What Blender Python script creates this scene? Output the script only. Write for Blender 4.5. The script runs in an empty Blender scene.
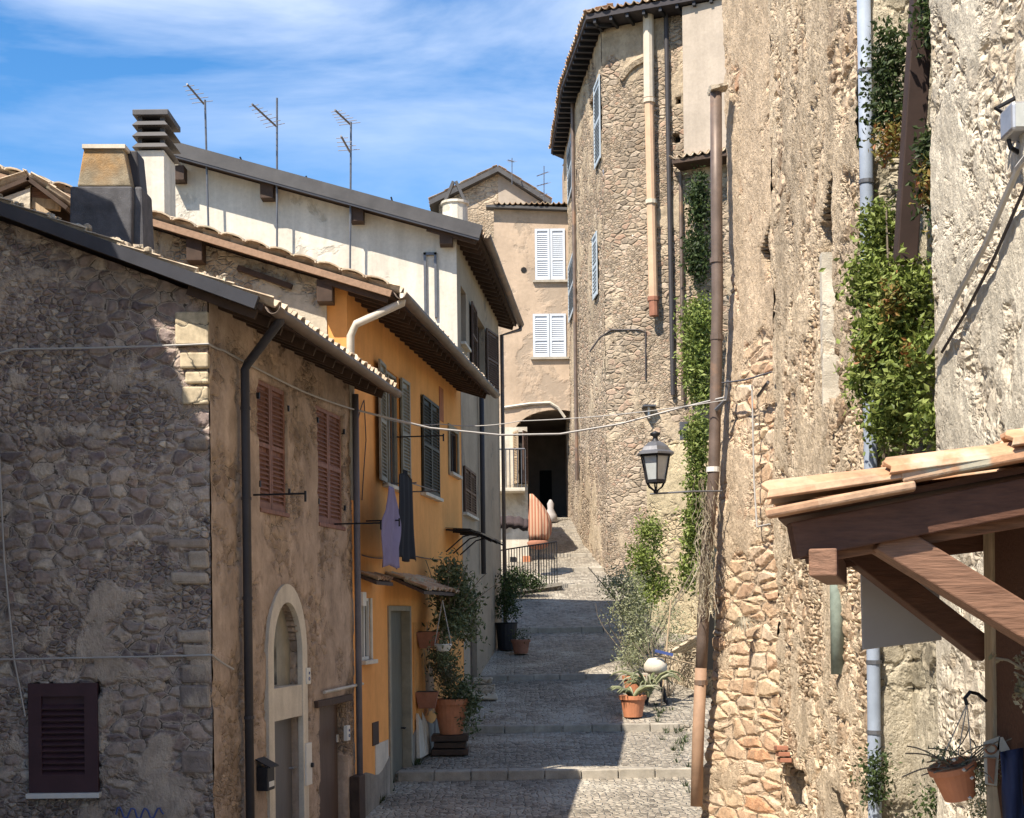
import bpy, math, random
import numpy as np
from mathutils import Vector, noise
R = math.radians
random.seed(7); rng = np.random.default_rng(7)
S = bpy.context.scene
COL = S.collection
# ------------------------------------------------------------------ camera, light
F, CX, HY, ROLL, EYE = 1400.0, 512.0, 615.0, 0.012, 3.0
cam = bpy.data.cameras.new('camera'); co = bpy.data.objects.new('camera', cam); COL.objects.link(co)
co.location = (0, 0, EYE); co.rotation_euler = (R(90), 0, 0)
co.rotation_mode = 'XYZ'
from mathutils import Matrix
co.matrix_world = Matrix.Translation((0, 0, EYE)) @ Matrix.Rotation(R(90), 4, 'X') @ Matrix.Rotation(ROLL, 4, 'Z').inverted()
cam.sensor_width = 36; cam.lens = F / 1024 * 36; cam.shift_y = (HY - 409) / 1024; cam.clip_end = 2000; cam.clip_start = .05
S.camera = co
SUN = Vector((-.45, -.57, 1.0)).normalized()           # towards the sun
sl = bpy.data.lights.new('sun', 'SUN'); sl.energy = 4.7; sl.angle = R(.5); sl.color = (1, .92, .79)
so = bpy.data.objects.new('sun', sl); COL.objects.link(so); so.rotation_euler = SUN.to_track_quat('Z', 'Y').to_euler(); so.location = (-20, -20, 40)
W = bpy.data.worlds.new('World'); S.world = W; W.use_nodes = True
nt = W.node_tree; nt.nodes.clear()
sky = nt.nodes.new('ShaderNodeTexSky'); sky.sky_type = 'NISHITA'; sky.sun_disc = False
sky.sun_elevation = math.asin(SUN.z); sky.sun_rotation = math.atan2(SUN.x, SUN.y)
sky.air_density = 1.0; sky.dust_density = .3; sky.ozone_density = 2.2; sky.altitude = 400
tc = nt.nodes.new('ShaderNodeTexCoord')
mp = nt.nodes.new('ShaderNodeMapping'); mp.inputs['Scale'].default_value = (2.4, 2.4, 9.0); mp.inputs['Rotation'].default_value = (0, R(10), 0)
mp.inputs['Location'].default_value = (0.35, 0, .2)
nz = nt.nodes.new('ShaderNodeTexNoise'); nz.inputs['Scale'].default_value = 1.0; nz.inputs['Detail'].default_value = 7; nz.inputs['Roughness'].default_value = .55; nz.inputs['Distortion'].default_value = .5
rp = nt.nodes.new('ShaderNodeValToRGB'); rp.color_ramp.elements[0].position = .45; rp.color_ramp.elements[1].position = .78
sp = nt.nodes.new('ShaderNodeSeparateXYZ')
el = nt.nodes.new('ShaderNodeMapRange'); el.inputs[1].default_value = .24; el.inputs[2].default_value = .40; el.inputs[3].default_value = .10; el.inputs[4].default_value = 1.0
mu = nt.nodes.new('ShaderNodeMath'); mu.operation = 'MULTIPLY'
mx = nt.nodes.new('ShaderNodeMix'); mx.data_type = 'RGBA'; mx.inputs[7].default_value = (5.2, 5.6, 6.4, 1)
hs = nt.nodes.new('ShaderNodeHueSaturation'); hs.inputs['Saturation'].default_value = 1.32; hs.inputs['Value'].default_value = .92
bg = nt.nodes.new('ShaderNodeBackground'); bg.inputs[1].default_value = .110
wo = nt.nodes.new('ShaderNodeOutputWorld')
L = nt.links.new
L(tc.outputs['Generated'], mp.inputs[0]); L(mp.outputs[0], nz.inputs[0]); L(nz.outputs[0], rp.inputs[0])
L(tc.outputs['Generated'], sp.inputs[0]); L(sp.outputs[2], el.inputs[0]); L(rp.outputs[0], mu.inputs[0]); L(el.outputs[0], mu.inputs[1])
L(sky.outputs[0], hs.inputs['Color']); L(mu.outputs[0], mx.inputs[0]); L(hs.outputs[0], mx.inputs[6]); L(mx.outputs[2], bg.inputs[0]); L(bg.outputs[0], wo.inputs[0])
S.view_settings.view_transform = 'Standard'; S.view_settings.look = 'None'; S.view_settings.exposure = 1.08; S.view_settings.gamma = 1.0
S.cycles.max_bounces = 6

# ------------------------------------------------------------------ helpers
cR, sR = math.cos(ROLL), math.sin(ROLL)
def ray(px, py):
    dx, dy = px - CX, py - HY
    return Vector(((dx * cR - dy * sR) / F, 1.0, -(dx * sR + dy * cR) / F))
def at(px, py, Y):
    return Vector((0, 0, EYE)) + ray(px, py) * Y
def V(*a): return Vector(a)

class MB:
    def __init__(s): s.v = []; s.f = []; s.m = []; s.mi = 0
    def add(s, vs, fs):
        n = len(s.v); s.v += [tuple(v) for v in vs]; s.f += [tuple(i + n for i in f) for f in fs]; s.m += [s.mi] * len(fs)
        return s
    def hexa(s, c):   # 8 corners: bottom 4 ccw, top 4 ccw
        return s.add(c, [(3, 2, 1, 0), (4, 5, 6, 7), (0, 1, 5, 4), (1, 2, 6, 5), (2, 3, 7, 6), (3, 0, 4, 7)])
    def box(s, a, b, T=None):
        (x0, y0, z0), (x1, y1, z1) = a, b
        c = [(x0, y0, z0), (x1, y0, z0), (x1, y1, z0), (x0, y1, z0), (x0, y0, z1), (x1, y0, z1), (x1, y1, z1), (x0, y1, z1)]
        if T: c = [T(*p) for p in c]
        return s.hexa(c)
    def beam(s, p, q, w, h, up=V(0, 0, 1)):
        p, q = Vector(p), Vector(q); d = (q - p).normalized(); a = d.cross(up).normalized() * w / 2; b = a.cross(d).normalized() * h / 2
        return s.hexa([p - a - b, p + a - b, q + a - b, q - a - b, p - a + b, p + a + b, q + a + b, q - a + b])
    def quad(s, a, b, c, d): return s.add([a, b, c, d], [(0, 1, 2, 3)])
    def tube(s, pts, r, seg=8, cap=True, r2=None):
        pts = [Vector(p) for p in pts]; n = len(pts); rings = []; prev = None
        for i, p in enumerate(pts):
            d = (pts[min(i + 1, n - 1)] - pts[max(i - 1, 0)]).normalized()
            if prev is None:
                a = d.cross(V(0, 0, 1));
                if a.length < .1: a = d.cross(V(1, 0, 0))
            else: a = prev - d * prev.dot(d)
            a.normalize(); prev = a; b = d.cross(a)
            rr = r if r2 is None else r + (r2 - r) * i / max(1, n - 1)
            if isinstance(r, (list, tuple)): rr = r[i]
            rings.append([p + (a * math.cos(t) + b * math.sin(t)) * rr for t in [2 * math.pi * k / seg for k in range(seg)]])
        vs = [v for q in rings for v in q]; fs = []
        for i in range(n - 1):
            for k in range(seg):
                k2 = (k + 1) % seg; fs.append((i * seg + k, i * seg + k2, (i + 1) * seg + k2, (i + 1) * seg + k))
        if cap: fs.append(tuple(range(seg))[::-1]); fs.append(tuple((n - 1) * seg + k for k in range(seg)))
        return s.add(vs, fs)
    def lathe(s, c, prof, seg=20, ax=None, sq=False):
        c = Vector(c); vs = []; fs = []
        ax = Vector(ax).normalized() if ax else V(0, 0, 1)
        a = ax.orthogonal().normalized() if ax.z < .999 else V(1, 0, 0); b = ax.cross(a)
        for r, z in prof:
            for k in range(seg):
                t = 2 * math.pi * (k + (.5 if sq else 0)) / seg; vs.append(c + (a * math.cos(t) + b * math.sin(t)) * r + ax * z)
        for i in range(len(prof) - 1):
            for k in range(seg):
                k2 = (k + 1) % seg; fs.append((i * seg + k, i * seg + k2, (i + 1) * seg + k2, (i + 1) * seg + k))
        return s.add(vs, fs)

def tag(o, label=None, cat=None, group=None, kind=None):
    if label: o['label'] = label
    if cat: o['category'] = cat
    if group: o['group'] = group
    if kind: o['kind'] = kind
    return o
def thing(name, label, cat, loc, group=None):
    o = bpy.data.objects.new(name, None); COL.objects.link(o); o.location = loc; o.empty_display_size = .2
    tag(o, label, cat, group); o['_w'] = list(loc); return o
def obj(name, mb, mats, parent=None, loc=None, smooth=False, bevel=0, solid=0):
    o_w = V(*(parent['_w'])) if parent is not None else V(*(loc or (0, 0, 0)))
    vs = np.array(mb.v, dtype=float) - np.array(o_w)
    me = bpy.data.meshes.new(name); me.from_pydata(vs.tolist(), [], mb.f); me.validate(clean_customdata=False)
    if not isinstance(mats, (list, tuple)): mats = [mats]
    for m in mats: me.materials.append(m)
    if len(mats) > 1 and len(me.polygons) == len(mb.m): me.polygons.foreach_set('material_index', mb.m)
    if smooth: me.polygons.foreach_set('use_smooth', [True] * len(me.polygons))
    o = bpy.data.objects.new(name, me); COL.objects.link(o)
    if parent is not None: o.parent = parent
    else: o.location = o_w
    o['_w'] = list(o_w)
    if solid:
        s = o.modifiers.new('solid', 'SOLIDIFY'); s.thickness = solid; s.offset = -1
    if bevel:
        b = o.modifiers.new('bevel', 'BEVEL'); b.width = bevel; b.segments = 2; b.limit_method = 'ANGLE'; b.angle_limit = R(50)
    return o
def single(name, mb, mats, label, cat, loc, group=None, **k):
    return tag(obj(name, mb, mats, None, loc, **k), label, cat, group)

class Face:
    """vertical wall plane from A to B (plan points); n points to the outside (left of B->A ... toward camera)"""
    def __init__(s, A, B):
        s.A = V(A[0], A[1], 0); d = V(B[0] - A[0], B[1] - A[1], 0); s.L = d.length; s.u = d.normalized()
        s.n = V(s.u.y, -s.u.x, 0)
    def __call__(s, a, d, z): return s.A + s.u * a + s.n * d + V(0, 0, z)
    def px(s, px, py, d=0):
        r = ray(px, py); o = V(0, 0, EYE) - s.A - s.n * d
        t = -o.dot(s.n) / r.dot(s.n); p = V(0, 0, EYE) + r * t
        return (p - s.A).dot(s.u), p.z
    def sx(s, px, py=600, d=0): return s.px(px, py, d)[0]
    def zy(s, px, py, d=0): return s.px(px, py, d)[1]

def lines(a, b, step, extra=()):
    n = max(1, int(round((b - a) / step))); base = [a + (b - a) * i / n for i in range(n + 1)]
    ex = sorted(e for e in extra if a < e < b)
    base = [x for x in base if x in (base[0], base[-1]) or all(abs(x - e) > step * .45 for e in ex)]
    return sorted(set(base + ex))
def wallgrid(mb, Fc, s0, s1, z0, z1, step, holes=(), top=None, depth=.25, warp=None, zstep=None):
    """holes: (s0,s1,z0,z1[,test]) ; cells inside are left out and given reveals"""
    ss = lines(s0, s1, step, [e for h in holes for e in h[:2]]); zs = lines(z0, z1, zstep or step, [e for h in holes for e in h[2:4]])
    P = warp or (lambda s, z: Fc(s, 0, z)); nS, nZ = len(ss), len(zs)
    zz = [[(min(z, top(s)) if top else z) for z in zs] for s in ss]
    idx = {}
    def vid(i, j):
        k = (i, j)
        if k not in idx: idx[k] = len(mb.v); mb.v.append(tuple(P(ss[i], zz[i][j])))
        return idx[k]
    def hole(i, j):
        if not (0 <= i < nS - 1 and 0 <= j < nZ - 1): return False
        s = (ss[i] + ss[i + 1]) / 2; z = (zs[j] + zs[j + 1]) / 2
        for h in holes:
            if h[0] < s < h[1] and h[2] < z < h[3] and (len(h) < 5 or h[4] is None or h[4](s, z)): return True
        return False
    H = [[hole(i, j) for j in range(nZ - 1)] for i in range(nS - 1)]
    n = Fc.n
    for i in range(nS - 1):
        for j in range(nZ - 1):
            if H[i][j]:
                for di, dj, e in ((-1, 0, (0, 1, 0, 0)), (1, 0, (1, 0, 1, 1)), (0, -1, (0, 0, 1, 0)), (0, 1, (1, 1, 0, 1))):
                    a, b = i + di, j + dj
                    if 0 <= a < nS - 1 and 0 <= b < nZ - 1 and not H[a][b]:
                        p = vid(i + e[0], j + e[1]); q = vid(i + e[2], j + e[3])
                        k = len(mb.v); m = 3
                        for t in range(1, m + 1):
                            dd = n * depth * t / m
                            mb.v.append(tuple(Vector(mb.v[p]) - dd)); mb.v.append(tuple(Vector(mb.v[q]) - dd))
                        pp, qq = p, q
                        for t in range(m):
                            mb.f.append((pp, qq, k + 2 * t + 1, k + 2 * t)); mb.m.append(mb.mi); pp, qq = k + 2 * t, k + 2 * t + 1
                continue
            if zz[i][j] >= zz[i][j + 1] - 1e-6 and zz[i + 1][j] >= zz[i + 1][j + 1] - 1e-6: continue
            mb.f.append((vid(i, j), vid(i + 1, j), vid(i + 1, j + 1), vid(i, j + 1))); mb.m.append(mb.mi)

# ------------------------------------------------------------------ node materials
class NT:
    def __init__(s, name):
        s.mat = bpy.data.materials.new(name); s.mat.use_nodes = True; s.t = s.mat.node_tree; s.t.nodes.clear()
        s.out = s.t.nodes.new('ShaderNodeOutputMaterial'); s.b = s.t.nodes.new('ShaderNodeBsdfPrincipled')
        s.t.links.new(s.b.outputs[0], s.out.inputs[0]); s.co = s.t.nodes.new('ShaderNodeTexCoord').outputs['Object']
    def put(s, inp, v):
        if isinstance(v, bpy.types.NodeSocket): s.t.links.new(v, inp)
        elif isinstance(v, (tuple, list)) and len(v) == 3 and inp.type == 'RGBA': inp.default_value = (*v, 1)
        else: inp.default_value = v
    def math(s, op, a, b=0.0, c=None, clamp=False):
        n = s.t.nodes.new('ShaderNodeMath'); n.operation = op; n.use_clamp = clamp; s.put(n.inputs[0], a); s.put(n.inputs[1], b)
        if c is not None: s.put(n.inputs[2], c)
        return n.outputs[0]
    def map(s, sc=(1, 1, 1), loc=(0, 0, 0), rot=(0, 0, 0), vec=None):
        n = s.t.nodes.new('ShaderNodeMapping'); s.t.links.new(vec or s.co, n.inputs[0])
        n.inputs['Scale'].default_value = sc; n.inputs['Location'].default_value = loc; n.inputs['Rotation'].default_value = rot
        return n.outputs[0]
    def noise(s, scale, detail=4, rough=.55, vec=None, dist=0, color=False):
        n = s.t.nodes.new('ShaderNodeTexNoise'); s.t.links.new(vec or s.co, n.inputs[0])
        n.inputs['Scale'].default_value = scale; n.inputs['Detail'].default_value = detail; n.inputs['Roughness'].default_value = rough; n.inputs['Distortion'].default_value = dist
        return n.outputs[1 if color else 0]
    def vor(s, scale, vec=None, feature='F1', rand=1.0, out='Distance'):
        n = s.t.nodes.new('ShaderNodeTexVoronoi'); n.feature = feature; s.t.links.new(vec or s.co, n.inputs[0])
        n.inputs['Scale'].default_value = scale; n.inputs['Randomness'].default_value = rand
        return n.outputs[out]
    def rng(s, v, a, b, c=0.0, d=1.0, smooth=True):
        n = s.t.nodes.new('ShaderNodeMapRange'); n.interpolation_type = 'SMOOTHSTEP' if smooth else 'LINEAR'
        s.put(n.inputs[0], v); n.inputs[1].default_value = a; n.inputs[2].default_value = b; n.inputs[3].default_value = c; n.inputs[4].default_value = d
        return n.outputs[0]
    def mix(s, f, a, b, mode='MIX'):
        n = s.t.nodes.new('ShaderNodeMix'); n.data_type = 'RGBA'; n.blend_type = mode; s.put(n.inputs[0], f); s.put(n.inputs[6], a); s.put(n.inputs[7], b)
        return n.outputs[2]
    def ramp(s, f, cols, pos=None, const=False):
        n = s.t.nodes.new('ShaderNodeValToRGB'); s.t.links.new(f, n.inputs[0]); e = n.color_ramp.elements
        if const: n.color_ramp.interpolation = 'CONSTANT'
        pos = pos or [i / max(1, len(cols) - 1) for i in range(len(cols))]
        while len(e) < len(cols): e.new(.5)
        for i, (c, p) in enumerate(zip(cols, pos)): e[i].position = p; e[i].color = (*c, 1)
        return n.outputs[0]
    def sep(s, v, i=0):
        n = s.t.nodes.new('ShaderNodeSeparateXYZ'); s.t.links.new(v, n.inputs[0]); return n.outputs[i]
    def vadd(s, a, b, mul=1.0):
        n = s.t.nodes.new('ShaderNodeVectorMath'); n.operation = 'MULTIPLY_ADD'; s.t.links.new(b, n.inputs[0]); n.inputs[1].default_value = (mul,) * 3; s.t.links.new(a, n.inputs[2])
        return n.outputs[0]
    def bump(s, h, dist, strength=1.0):
        n = s.t.nodes.new('ShaderNodeBump'); s.put(n.inputs['Height'], h); n.inputs['Distance'].default_value = dist; n.inputs['Strength'].default_value = strength
        s.t.links.new(n.outputs[0], s.b.inputs['Normal'])
    def disp(s, h, scale, mid=.5):
        n = s.t.nodes.new('ShaderNodeDisplacement'); s.put(n.inputs['Height'], h); n.inputs['Scale'].default_value = scale; n.inputs['Midlevel'].default_value = mid
        s.t.links.new(n.outputs[0], s.out.inputs['Displacement']); s.mat.displacement_method = 'BOTH'
    def done(s, col, rough=.9, metal=0, spec=.25):
        s.put(s.b.inputs['Base Color'], col); s.put(s.b.inputs['Roughness'], rough); s.b.inputs['Metallic'].default_value = metal; s.b.inputs['Specular IOR Level'].default_value = spec
        return s.mat

def stone(name, cols, mortar, scale=(4, 4, 6.5), warp=.35, jw=(.02, .09), prough=0, plaster=None, pamt=(.5, .6), pscale=.5, amp=.05, streak=0, dark=.5, fine=1.0, zmix=None, disp=True, poff=(0, 0, 0), small=True):
    n = NT(name)
    nc = n.noise(1.6, 3, .6, color=True)
    nf = n.noise(7.0, 3, .6, color=True)
    v = n.vadd(n.vadd(n.map(scale), nc, warp * 2), nf, warp * .9)
    edge = n.vor(1.0, v, 'DISTANCE_TO_EDGE'); cell = n.vor(1.0, v, 'F1', out='Color')
    r1 = n.sep(cell, 0); r2 = n.sep(cell, 1)
    c = n.ramp(r1, cols)
    if small:   # a second population of small filler stones
        v2 = n.vadd(n.map(tuple(k * 2.3 for k in scale), loc=(3, 7, 1)), nc, warp * 2)
        e2 = n.vor(1.0, v2, 'DISTANCE_TO_EDGE'); c2 = n.vor(1.0, v2, 'F1', out='Color')
        sm = n.rng(n.noise(.9, 3, .5, n.map((1, 1, 1), (9, 2, 4))), .5, .56)
        c = n.mix(sm, c, n.ramp(n.sep(c2, 0), cols)); m_ = n.t.nodes.new('ShaderNodeMix'); m_.data_type = 'FLOAT'
        n.put(m_.inputs[0], sm); n.put(m_.inputs[2], edge); n.put(m_.inputs[3], e2); edge = m_.outputs[0]
    f1 = n.noise(9 * fine, 6, .7); f2 = n.noise(42 * fine, 5, .7); big = n.noise(.7, 5, .6, n.map((1, 1, .55), (5, 1, 2)))
    c = n.mix(.75, c, n.ramp(f1, [(.35, .33, .32), (1.35, 1.3, 1.25)], [.25, .75]), 'MULTIPLY')
    jn = n.math('ADD', edge, n.math('MULTIPLY', n.math('SUBTRACT', f1, .5), .09))
    st = n.rng(jn, jw[0], jw[1])
    mc = n.mix(.6, mortar, n.ramp(f2, [(.4, .4, .4), (1.3, 1.3, 1.3)], [.3, .7]), 'MULTIPLY')
    mc = n.mix(n.rng(n.math('ADD', edge, n.math('MULTIPLY', n.math('SUBTRACT', f1, .5), .22)), -.005, .03), tuple(k * .22 for k in mortar), mc)
    c = n.mix(st, mc, c)
    h = n.math('MULTIPLY', n.rng(jn, jw[0] * .5, jw[1] * 2.0), n.math('MULTIPLY_ADD', r2, .5, .5))
    h = n.math('ADD', n.math('MULTIPLY', h, .75), n.math('MULTIPLY', f1, .3))
    if plaster:
        pm = n.noise(pscale, 6, .62, n.map((1, 1, 1), poff), dist=.4)
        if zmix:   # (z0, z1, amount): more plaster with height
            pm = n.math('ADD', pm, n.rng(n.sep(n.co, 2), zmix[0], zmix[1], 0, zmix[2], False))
        pf = n.rng(pm, pamt[0], pamt[1])
        pc = n.mix(.8, plaster, n.ramp(n.noise(2.5, 6, .7), [(.55, .53, .5), (1.2, 1.18, 1.15)], [.3, .7]), 'MULTIPLY')
        c = n.mix(pf, c, pc)
        ph = n.math('MULTIPLY_ADD', n.noise(3.5, 6, .65), .5, .72)
        if prough:
            pr_ = n.noise(6.5, 6, .72, n.map((1.3, 1.3, .8), (3, 1, 8)), dist=.08); ph = n.math('ADD', ph, n.math('MULTIPLY', n.math('SUBTRACT', pr_, .5), prough))
            c = n.mix(n.rng(pr_, .50, .34, 0, .55), c, tuple(k * .55 for k in plaster))
        m_ = n.t.nodes.new('ShaderNodeMix'); m_.data_type = 'FLOAT'; n.put(m_.inputs[0], pf); n.put(m_.inputs[2], h); n.put(m_.inputs[3], ph); h = m_.outputs[0]
    c = n.mix(dark, c, n.ramp(big, [(.45, .43, .43), (1.15, 1.12, 1.1)], [.32, .66]), 'MULTIPLY')
    if streak:
        sk = n.noise(1.0, 5, .65, n.map((5, 5, .35)))
        c = n.mix(streak, c, n.ramp(sk, [(.4, .38, .36), (1.1, 1.1, 1.1)], [.38, .56]), 'MULTIPLY')
    h = n.math('ADD', h, n.math('MULTIPLY', f2, .14))
    if disp: n.disp(h, amp, .6)
    else: n.bump(h, amp, .9)
    return n.done(c, .93, spec=.15)

def plaster(name, col, var=.35, scale=1.2, bumpd=.01, stain=None, stamt=(.55, .7), streak=.3, patch=None, pat=(.6, .64), fine=(.8, 1.15)):
    n = NT(name); a = n.noise(scale, 6, .65); b = n.noise(scale * 14, 5, .7)
    c = n.mix(var, col, n.ramp(a, [(.5, .48, .46), (1.25, 1.22, 1.2)], [.3, .7]), 'MULTIPLY')
    c = n.mix(.5, c, n.ramp(b, [(fine[0],) * 3, (fine[1],) * 3], [.3, .7]), 'MULTIPLY')
    h = n.math('ADD', n.math('MULTIPLY', a, .6), n.math('MULTIPLY', b, .4))
    if patch:
        pm = n.rng(n.noise(.8, 6, .6, n.map((1, 1, 1), (4, 4, 9)), dist=.3), pat[0], pat[1])
        c = n.mix(pm, c, n.mix(.5, patch, n.ramp(b, [(.6,) * 3, (1.2,) * 3]), 'MULTIPLY')); h = n.math('SUBTRACT', h, n.math('MULTIPLY', pm, .8))
    if streak:
        sk = n.noise(1.0, 5, .6, n.map((4, 4, .3), (2, 2, 2)))
        c = n.mix(streak, c, n.ramp(sk, [(.45, .43, .4), (1.08, 1.08, 1.08)], [.35, .6]), 'MULTIPLY')
    if stain: c = n.mix(n.rng(n.noise(.45, 5, .6, n.map((1, 1, 1), (7, 3, 1))), *stamt), c, stain)
    n.bump(h, bumpd, .8)
    return n.done(c, .9, spec=.15)

def simple(name, col, rough=.6, metal=0, var=.4, scale=6, stretch=(1, 1, 1), bumpd=.002, spec=.3, col2=None, amt=(.5, .6)):
    n = NT(name); a = n.noise(scale, 5, .65, n.map(stretch))
    c = n.mix(var, col, n.ramp(a, [(.45,) * 3, (1.3,) * 3], [.3, .7]), 'MULTIPLY')
    if col2: c = n.mix(n.rng(n.noise(scale * .4, 5, .6, n.map(stretch, (3, 1, 2))), *amt), c, col2)
    if bumpd: n.bump(a, bumpd)
    return n.done(c, rough, metal, spec)

def leafmat(name, c1, c2, c3):
    n = NT(name); g = n.t.nodes.new('ShaderNodeNewGeometry')
    c = n.ramp(g.outputs['Random Per Island'], [c1, c2, c3])
    c = n.mix(.5, c, n.ramp(n.noise(2.2, 3), [(.5,) * 3, (1.3,) * 3], [.35, .65]), 'MULTIPLY')
    n.done(c, .55, spec=.3)
    tr = n.t.nodes.new('ShaderNodeBsdfTranslucent'); n.t.links.new(c, tr.inputs[0]); ms = n.t.nodes.new('ShaderNodeMixShader'); ms.inputs[0].default_value = .28
    n.t.links.new(n.b.outputs[0], ms.inputs[1]); n.t.links.new(tr.outputs[0], ms.inputs[2]); n.t.links.new(ms.outputs[0], n.out.inputs[0])
    return n.mat

M = {}
M['b1front'] = stone('dark rubble', [(.17, .14, .14), (.32, .26, .235), (.46, .385, .325), (.22, .175, .18), (.64, .56, .46), (.35, .27, .245), (.30, .255, .23)], (.45, .38, .32), (5.2, 5.2, 7.6), .45, (.02, .13), plaster=(.50, .425, .355), pamt=(.53, .62), pscale=1.3, amp=.06, dark=.5, prough=.8, zmix=(4.5, 0, .07))  # plaster patches, increased downward to paint in light bounced off the street
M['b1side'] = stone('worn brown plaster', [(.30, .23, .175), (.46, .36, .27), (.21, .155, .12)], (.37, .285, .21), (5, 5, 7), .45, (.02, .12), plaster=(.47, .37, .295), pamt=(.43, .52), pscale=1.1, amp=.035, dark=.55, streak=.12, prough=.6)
M['cream_rubble'] = stone('cream rubble', [(.42, .36, .28), (.56, .49, .38), (.32, .25, .19), (.6, .55, .45)], (.55, .48, .38), (4, 4, 6), .4, (.02, .1), plaster=(.6, .54, .44), pamt=(.5, .56), pscale=1.0, amp=.04)
M['tower'] = stone('tower stone', [(.30, .23, .165), (.44, .36, .27), (.22, .18, .14), (.50, .42, .33), (.38, .26, .19)], (.36, .30, .225), (3.6, 3.6, 6.6), .16, (.01, .09), plaster=(.50, .41, .30), pamt=(.52, .60), pscale=.5, amp=.08, dark=.45, zmix=(12, 19, .12), prough=.9)
M['right'] = stone('rough buff wall', [(.50, .39, .27), (.64, .51, .37), (.42, .30, .2), (.68, .57, .43)], (.58, .48, .35), (3.2, 3.2, 5.0), .35, (.02, .12), plaster=(.61, .51, .385), pamt=(.47, .56), pscale=.9, amp=.10, dark=.55, streak=.3, zmix=(3.0, 7.5, .05), prough=1.9)
M['rightend'] = stone('orange rubble', [(.58, .41, .27), (.66, .52, .36), (.50, .34, .22), (.64, .53, .40), (.54, .30, .17)], (.54, .42, .30), (1.9, 1.9, 5.6), .20, (.01, .10), plaster=(.56, .45, .33), pamt=(.52, .6), pscale=.8, amp=.075, dark=.5, zmix=(3.5, 9.0, .16), prough=1.6, small=False)
M['whiterough'] = stone('pale lime wall', [(.54, .47, .37), (.62, .56, .46), (.46, .38, .28)], (.58, .50, .39), (3.4, 3.4, 4.5), .4, (.02, .12), plaster=(.62, .565, .465), pamt=(.42, .52), pscale=1.0, amp=.065, dark=.3, prough=.7)
M['garden_stone'] = stone('garden stone', [(.45, .38, .28), (.58, .50, .38), (.34, .28, .2)], (.55, .48, .36), (3, 3, 4.2), .35, (.02, .1), plaster=(.60, .50, .33), pamt=(.6, .66), pscale=.8, amp=.07)
M['dark_stone'] = stone('terrace stone', [(.2, .17, .13), (.3, .26, .2), (.13, .11, .09), (.45, .4, .33)], (.25, .21, .16), (4, 4, 5.5), .35, (.02, .1), amp=.05, disp=False)
M['back_stone'] = stone('distant stone', [(.40, .32, .23), (.5, .42, .32), (.32, .25, .18)], (.46, .38, .28), (2.6, 2.6, 5), .3, (.02, .1), amp=.05, disp=False)
M['orange'] = plaster('orange render', (.78, .36, .115), .36, .6, .008, streak=.12, patch=(.54, .235, .075), pat=(.64, .8), fine=(.9, 1.06))
M['orange_worn'] = plaster('worn orange render', (.72, .33, .105), .4, 1.5, .015, streak=.3, patch=(.33, .2, .12), pat=(.54, .57))
M['plinth'] = plaster('grey plinth render', (.30, .27, .23), .6, 2.5, .015, streak=.5, patch=(.16, .13, .11), pat=(.56, .62))
M['white'] = plaster('old white render', (.66, .61, .52), .3, .9, .015, stain=(.45, .40, .33), stamt=(.52, .75), streak=.3, patch=(.50, .45, .37), pat=(.57, .62))
M['greyplaster'] = plaster('grey render', (.37, .30, .225), .5, .7, .012, streak=.12, patch=(.24, .2, .16), pat=(.6, .65))
M['beige'] = plaster('beige render', (.47, .365, .275), .5, .5, .03, streak=.1, patch=(.36, .285, .22), pat=(.50, .60))
M['beige2'] = plaster('pale beige render', (.42, .355, .29), .3, .8, .01, streak=.15)
M['cream'] = plaster('cream trim', (.62, .56, .47), .35, 3, .006, streak=.3)
M['whitewash'] = plaster('whitewash', (.62, .56, .46), .5, 2, .02, streak=.3, patch=(.45, .38, .29), pat=(.54, .62))
M['chimdark'] = plaster('sooty chimney render', (.115, .115, .125), .8, 5, .02, streak=.2)
M['chimorange'] = plaster('lichened render', (.34, .29, .21), .8, 6, .03, stain=(.46, .23, .06), stamt=(.47, .62), streak=.2)
M['coping'] = simple('dark roof edge metal', (.055, .055, .065), .5, .2, .4, 3)
M['roofsheet'] = simple('grey roof edge', (.085, .08, .08), .6, .1, .5, 2.0)
M['gutter'] = simple('weathered brown gutter', (.17, .13, .105), .55, .2, .5, 3)
M['gutterlight'] = simple('cream painted pipe', (.50, .45, .38), .5, .1, .4, 4)
M['pipedark'] = simple('dark pipe', (.05, .045, .048), .65, 0, .4, 3)
M['pipebrown'] = simple('brown iron pipe', (.15, .11, .09), .5, .2, .6, 3, col2=(.24, .15, .1), amt=(.55, .65))
M['pipeclay'] = simple('clay pipe', (.30, .19, .125), .7, 0, .6, 3)
M['pipecream'] = simple('cream flue', (.55, .47, .37), .7, 0, .3, 3)
M['pipeterra'] = simple('salmon flue', (.56, .37, .24), .7, 0, .35, 2)
M['pipeblue'] = simple('pale blue grey pipe', (.27, .31, .38), .6, 0, .4, 3)
M['pipegreen'] = simple('oxidised green pipe', (.23, .27, .23), .6, .1, .6, 9)
M['woodold'] = simple('old dark timber', (.065, .04, .028), .75, 0, .7, 5, (1, 6, 1))
M['timber'] = simple('stained brown beam', (.235, .125, .078), .7, 0, .75, 5, (1.2, 14, 14), .006, col2=(.15, .075, .045), amt=(.5, .7))
M['timberdark'] = simple('dark stained timber', (.11, .05, .03), .7, 0, .6, 5, (2, 12, 12), .004)
M['beamdark'] = simple('blackened beam', (.05, .03, .024), .7, 0, .5, 4)
M['timberlight'] = simple('weathered pale timber', (.42, .31, .2), .8, 0, .6, 8, (6, 6, 1))
M['shutred'] = simple('faded red brown shutter paint', (.23, .11, .075), .65, 0, .7, 6, (3, 3, 1))
M['shutpurple'] = simple('plum brown shutter paint', (.055, .026, .032), .5, 0, .3, 5)
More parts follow.
